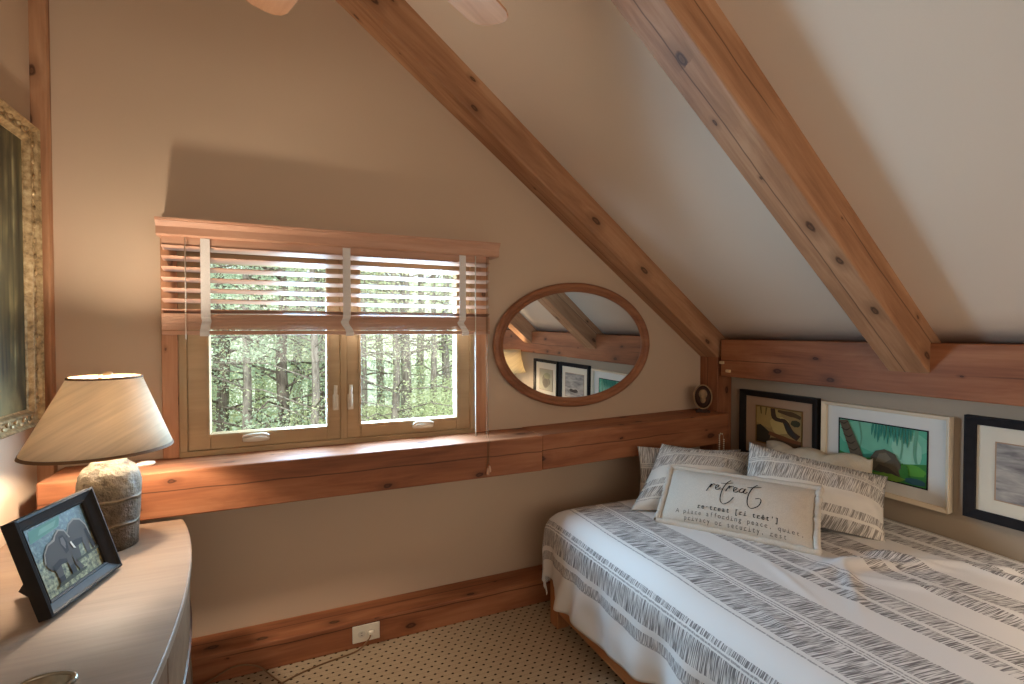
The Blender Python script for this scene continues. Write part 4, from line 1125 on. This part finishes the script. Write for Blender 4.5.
for (kind, var, x, y, sc) in (
    ('hemlock', 0, -6.2, 12.5, 1.0), ('birch', 1, -5.2, 10.5, .9), ('hemlock', 1, -8.0, 14, 1.1), ('birch', 0, -3.2, 11.5, .9), ('hemlock', 0, -1.35, 13.0, 1.0), ('hemlock', 1, -.1, 11.5, .95), ('hemlock', 0, .75, 14.5, 1.1), ('hemlock', 1, -2.6, 15.5, 1.1), ('hemlock', 0, -4.4, 13, 1.0), ('hemlock', 1, -.9, 19, 1.2),
    ('hemlock', 0, .9, 20, 1.25), ('hemlock', 1, -3.0, 22, 1.3), ('hemlock', 0, 2.3, 24, 1.3), ('hemlock', 1, -5.4, 25, 1.3), ('hemlock', 0, 6.8, 21, 1.2), ('hemlock', 1, 9.5, 20, 1.2),
    ('birch', 0, 2.55, 12.0, 1.1), ('birch', 1, 2.95, 14.0, 1.1), ('birch', 0, 3.9, 13.2, 1.0), ('birch', 1, 1.7, 13.0, .95), ('birch', 0, 5.3, 15, 1.1), ('birch', 1, 4.4, 18, 1.2), ('birch', 0, 3.4, 21, 1.3), ('birch', 1, 6.3, 17, 1.1),
    ('birch', 0, -2.0, 18, 1.2), ('birch', 1, .3, 17, 1.2), ('birch', 0, 1.4, 23, 1.3), ('birch', 1, 7.4, 14, 1.1),
    ('birch', 1, 2.05, 10.6, .8), ('birch', 0, 3.1, 11.4, .75), ('birch', 1, .45, 10.2, .75), ('birch', 0, -.75, 11.0, .8), ('shrub', 0, 2.9, 10.0, .95), ('shrub', 1, 1.75, 11.8, .8), ('shrub', 0, 3.7, 11.0, 1.0), ('shrub', 1, 1.0, 12.5, .7), ('shrub', 0, 5.0, 12.5, 1.0), ('shrub', 1, -.6, 13.5, 1.0), ('shrub', 0, -2.0, 14, 1.0), ('shrub', 1, 3.6, 16, 1.0), ('shrub', 0, .6, 18, 1.3), ('shrub', 1, 5.8, 19, 1.2)):
    plant(kind, var, x, y, sc, rot=(x*7+y*3) % 6.28)
# a far wooded slope closes the view
bm = bmesh.new(); gx, gy = 40, 10
vg = [[bm.verts.new((-30+70*i/gx, 30+16*j/gy, GZ+9*(j/gy)**1.2+.9*noise.noise((i*.9, j*.9, 3))*(j > 0))) for j in range(gy+1)] for i in range(gx+1)]
for i in range(gx):
    for j in range(gy): bm.faces.new((vg[i][j], vg[i+1][j], vg[i+1][j+1], vg[i][j+1]))
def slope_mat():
    m = NT('hazy_woods'); n = m.noise(m.coords('Object', off=False), 1.1, 6, .65)
    m.bsdf(m.ramp(n, [(.35, srgb(168, 186, 154)), (.5, srgb(204, 214, 190)), (.65, srgb(230, 234, 220))]), 1, spec=0); return m.m  # distance haze is put into these pale colours
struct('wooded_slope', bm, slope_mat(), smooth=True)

# ------------------------------------------------------------------ light
w = bpy.data.worlds.new('sky'); bpy.context.scene.world = w; w.use_nodes = True
nt = w.node_tree; bg = nt.nodes['Background']; bg.inputs[0].default_value = (.86, .93, 1.0, 1); bg.inputs[1].default_value = 1.8
def lamp(name, typ, loc, rot, energy, col, **kw):
    d = bpy.data.lights.new(name, typ); d.energy = energy; d.color = col
    for k, v in kw.items(): setattr(d, k, v)
    o = bpy.data.objects.new(name, d); C.objects.link(o); o.location = loc; o.rotation_euler = rot; return o
lamp('sun', 'SUN', (0, 0, 12), (R(48), 0, R(-15)), 3.4, (1, .97, .9), angle=R(6))
lamp('window_daylight', 'AREA', (.46, 2.69, -.15), (R(-83), 0, 0), 105, (.43, .69, 1.0), shape='RECTANGLE', size=.95, size_y=.62)
lamp('room_fill', 'AREA', (.6, -1.5, .35), (R(112), 0, 0), 34, (1.0, .90, .79), shape='RECTANGLE', size=2.4, size_y=1.5)  # added fill light behind the viewer, tipped up at the ceiling

# ------------------------------------------------------------------ camera
cd = bpy.data.cameras.new('camera'); cam = bpy.data.objects.new('camera', cd); C.objects.link(cam)
cd.sensor_width = 36; cd.lens = 36*503/1024; cd.clip_start = .02; cd.clip_end = 200
cam.location = (0, 0, 0); cam.rotation_euler = (R(90-1.15), 0, R(-24.0))
sc = bpy.context.scene; sc.camera = cam

for o in list(bpy.data.objects):
    if o.parent is None: o.location.z += EYE

sc.view_settings.view_transform = 'Standard'; sc.view_settings.look = 'None'
sc.view_settings.exposure = .22; sc.view_settings.gamma = 1; sc.view_settings.use_curve_mapping = False
sc.cycles.max_bounces = 10; sc.cycles.diffuse_bounces = 5; sc.cycles.transparent_max_bounces = 12
sc.cycles.use_denoising = True; sc.cycles.sample_clamp_indirect = 4
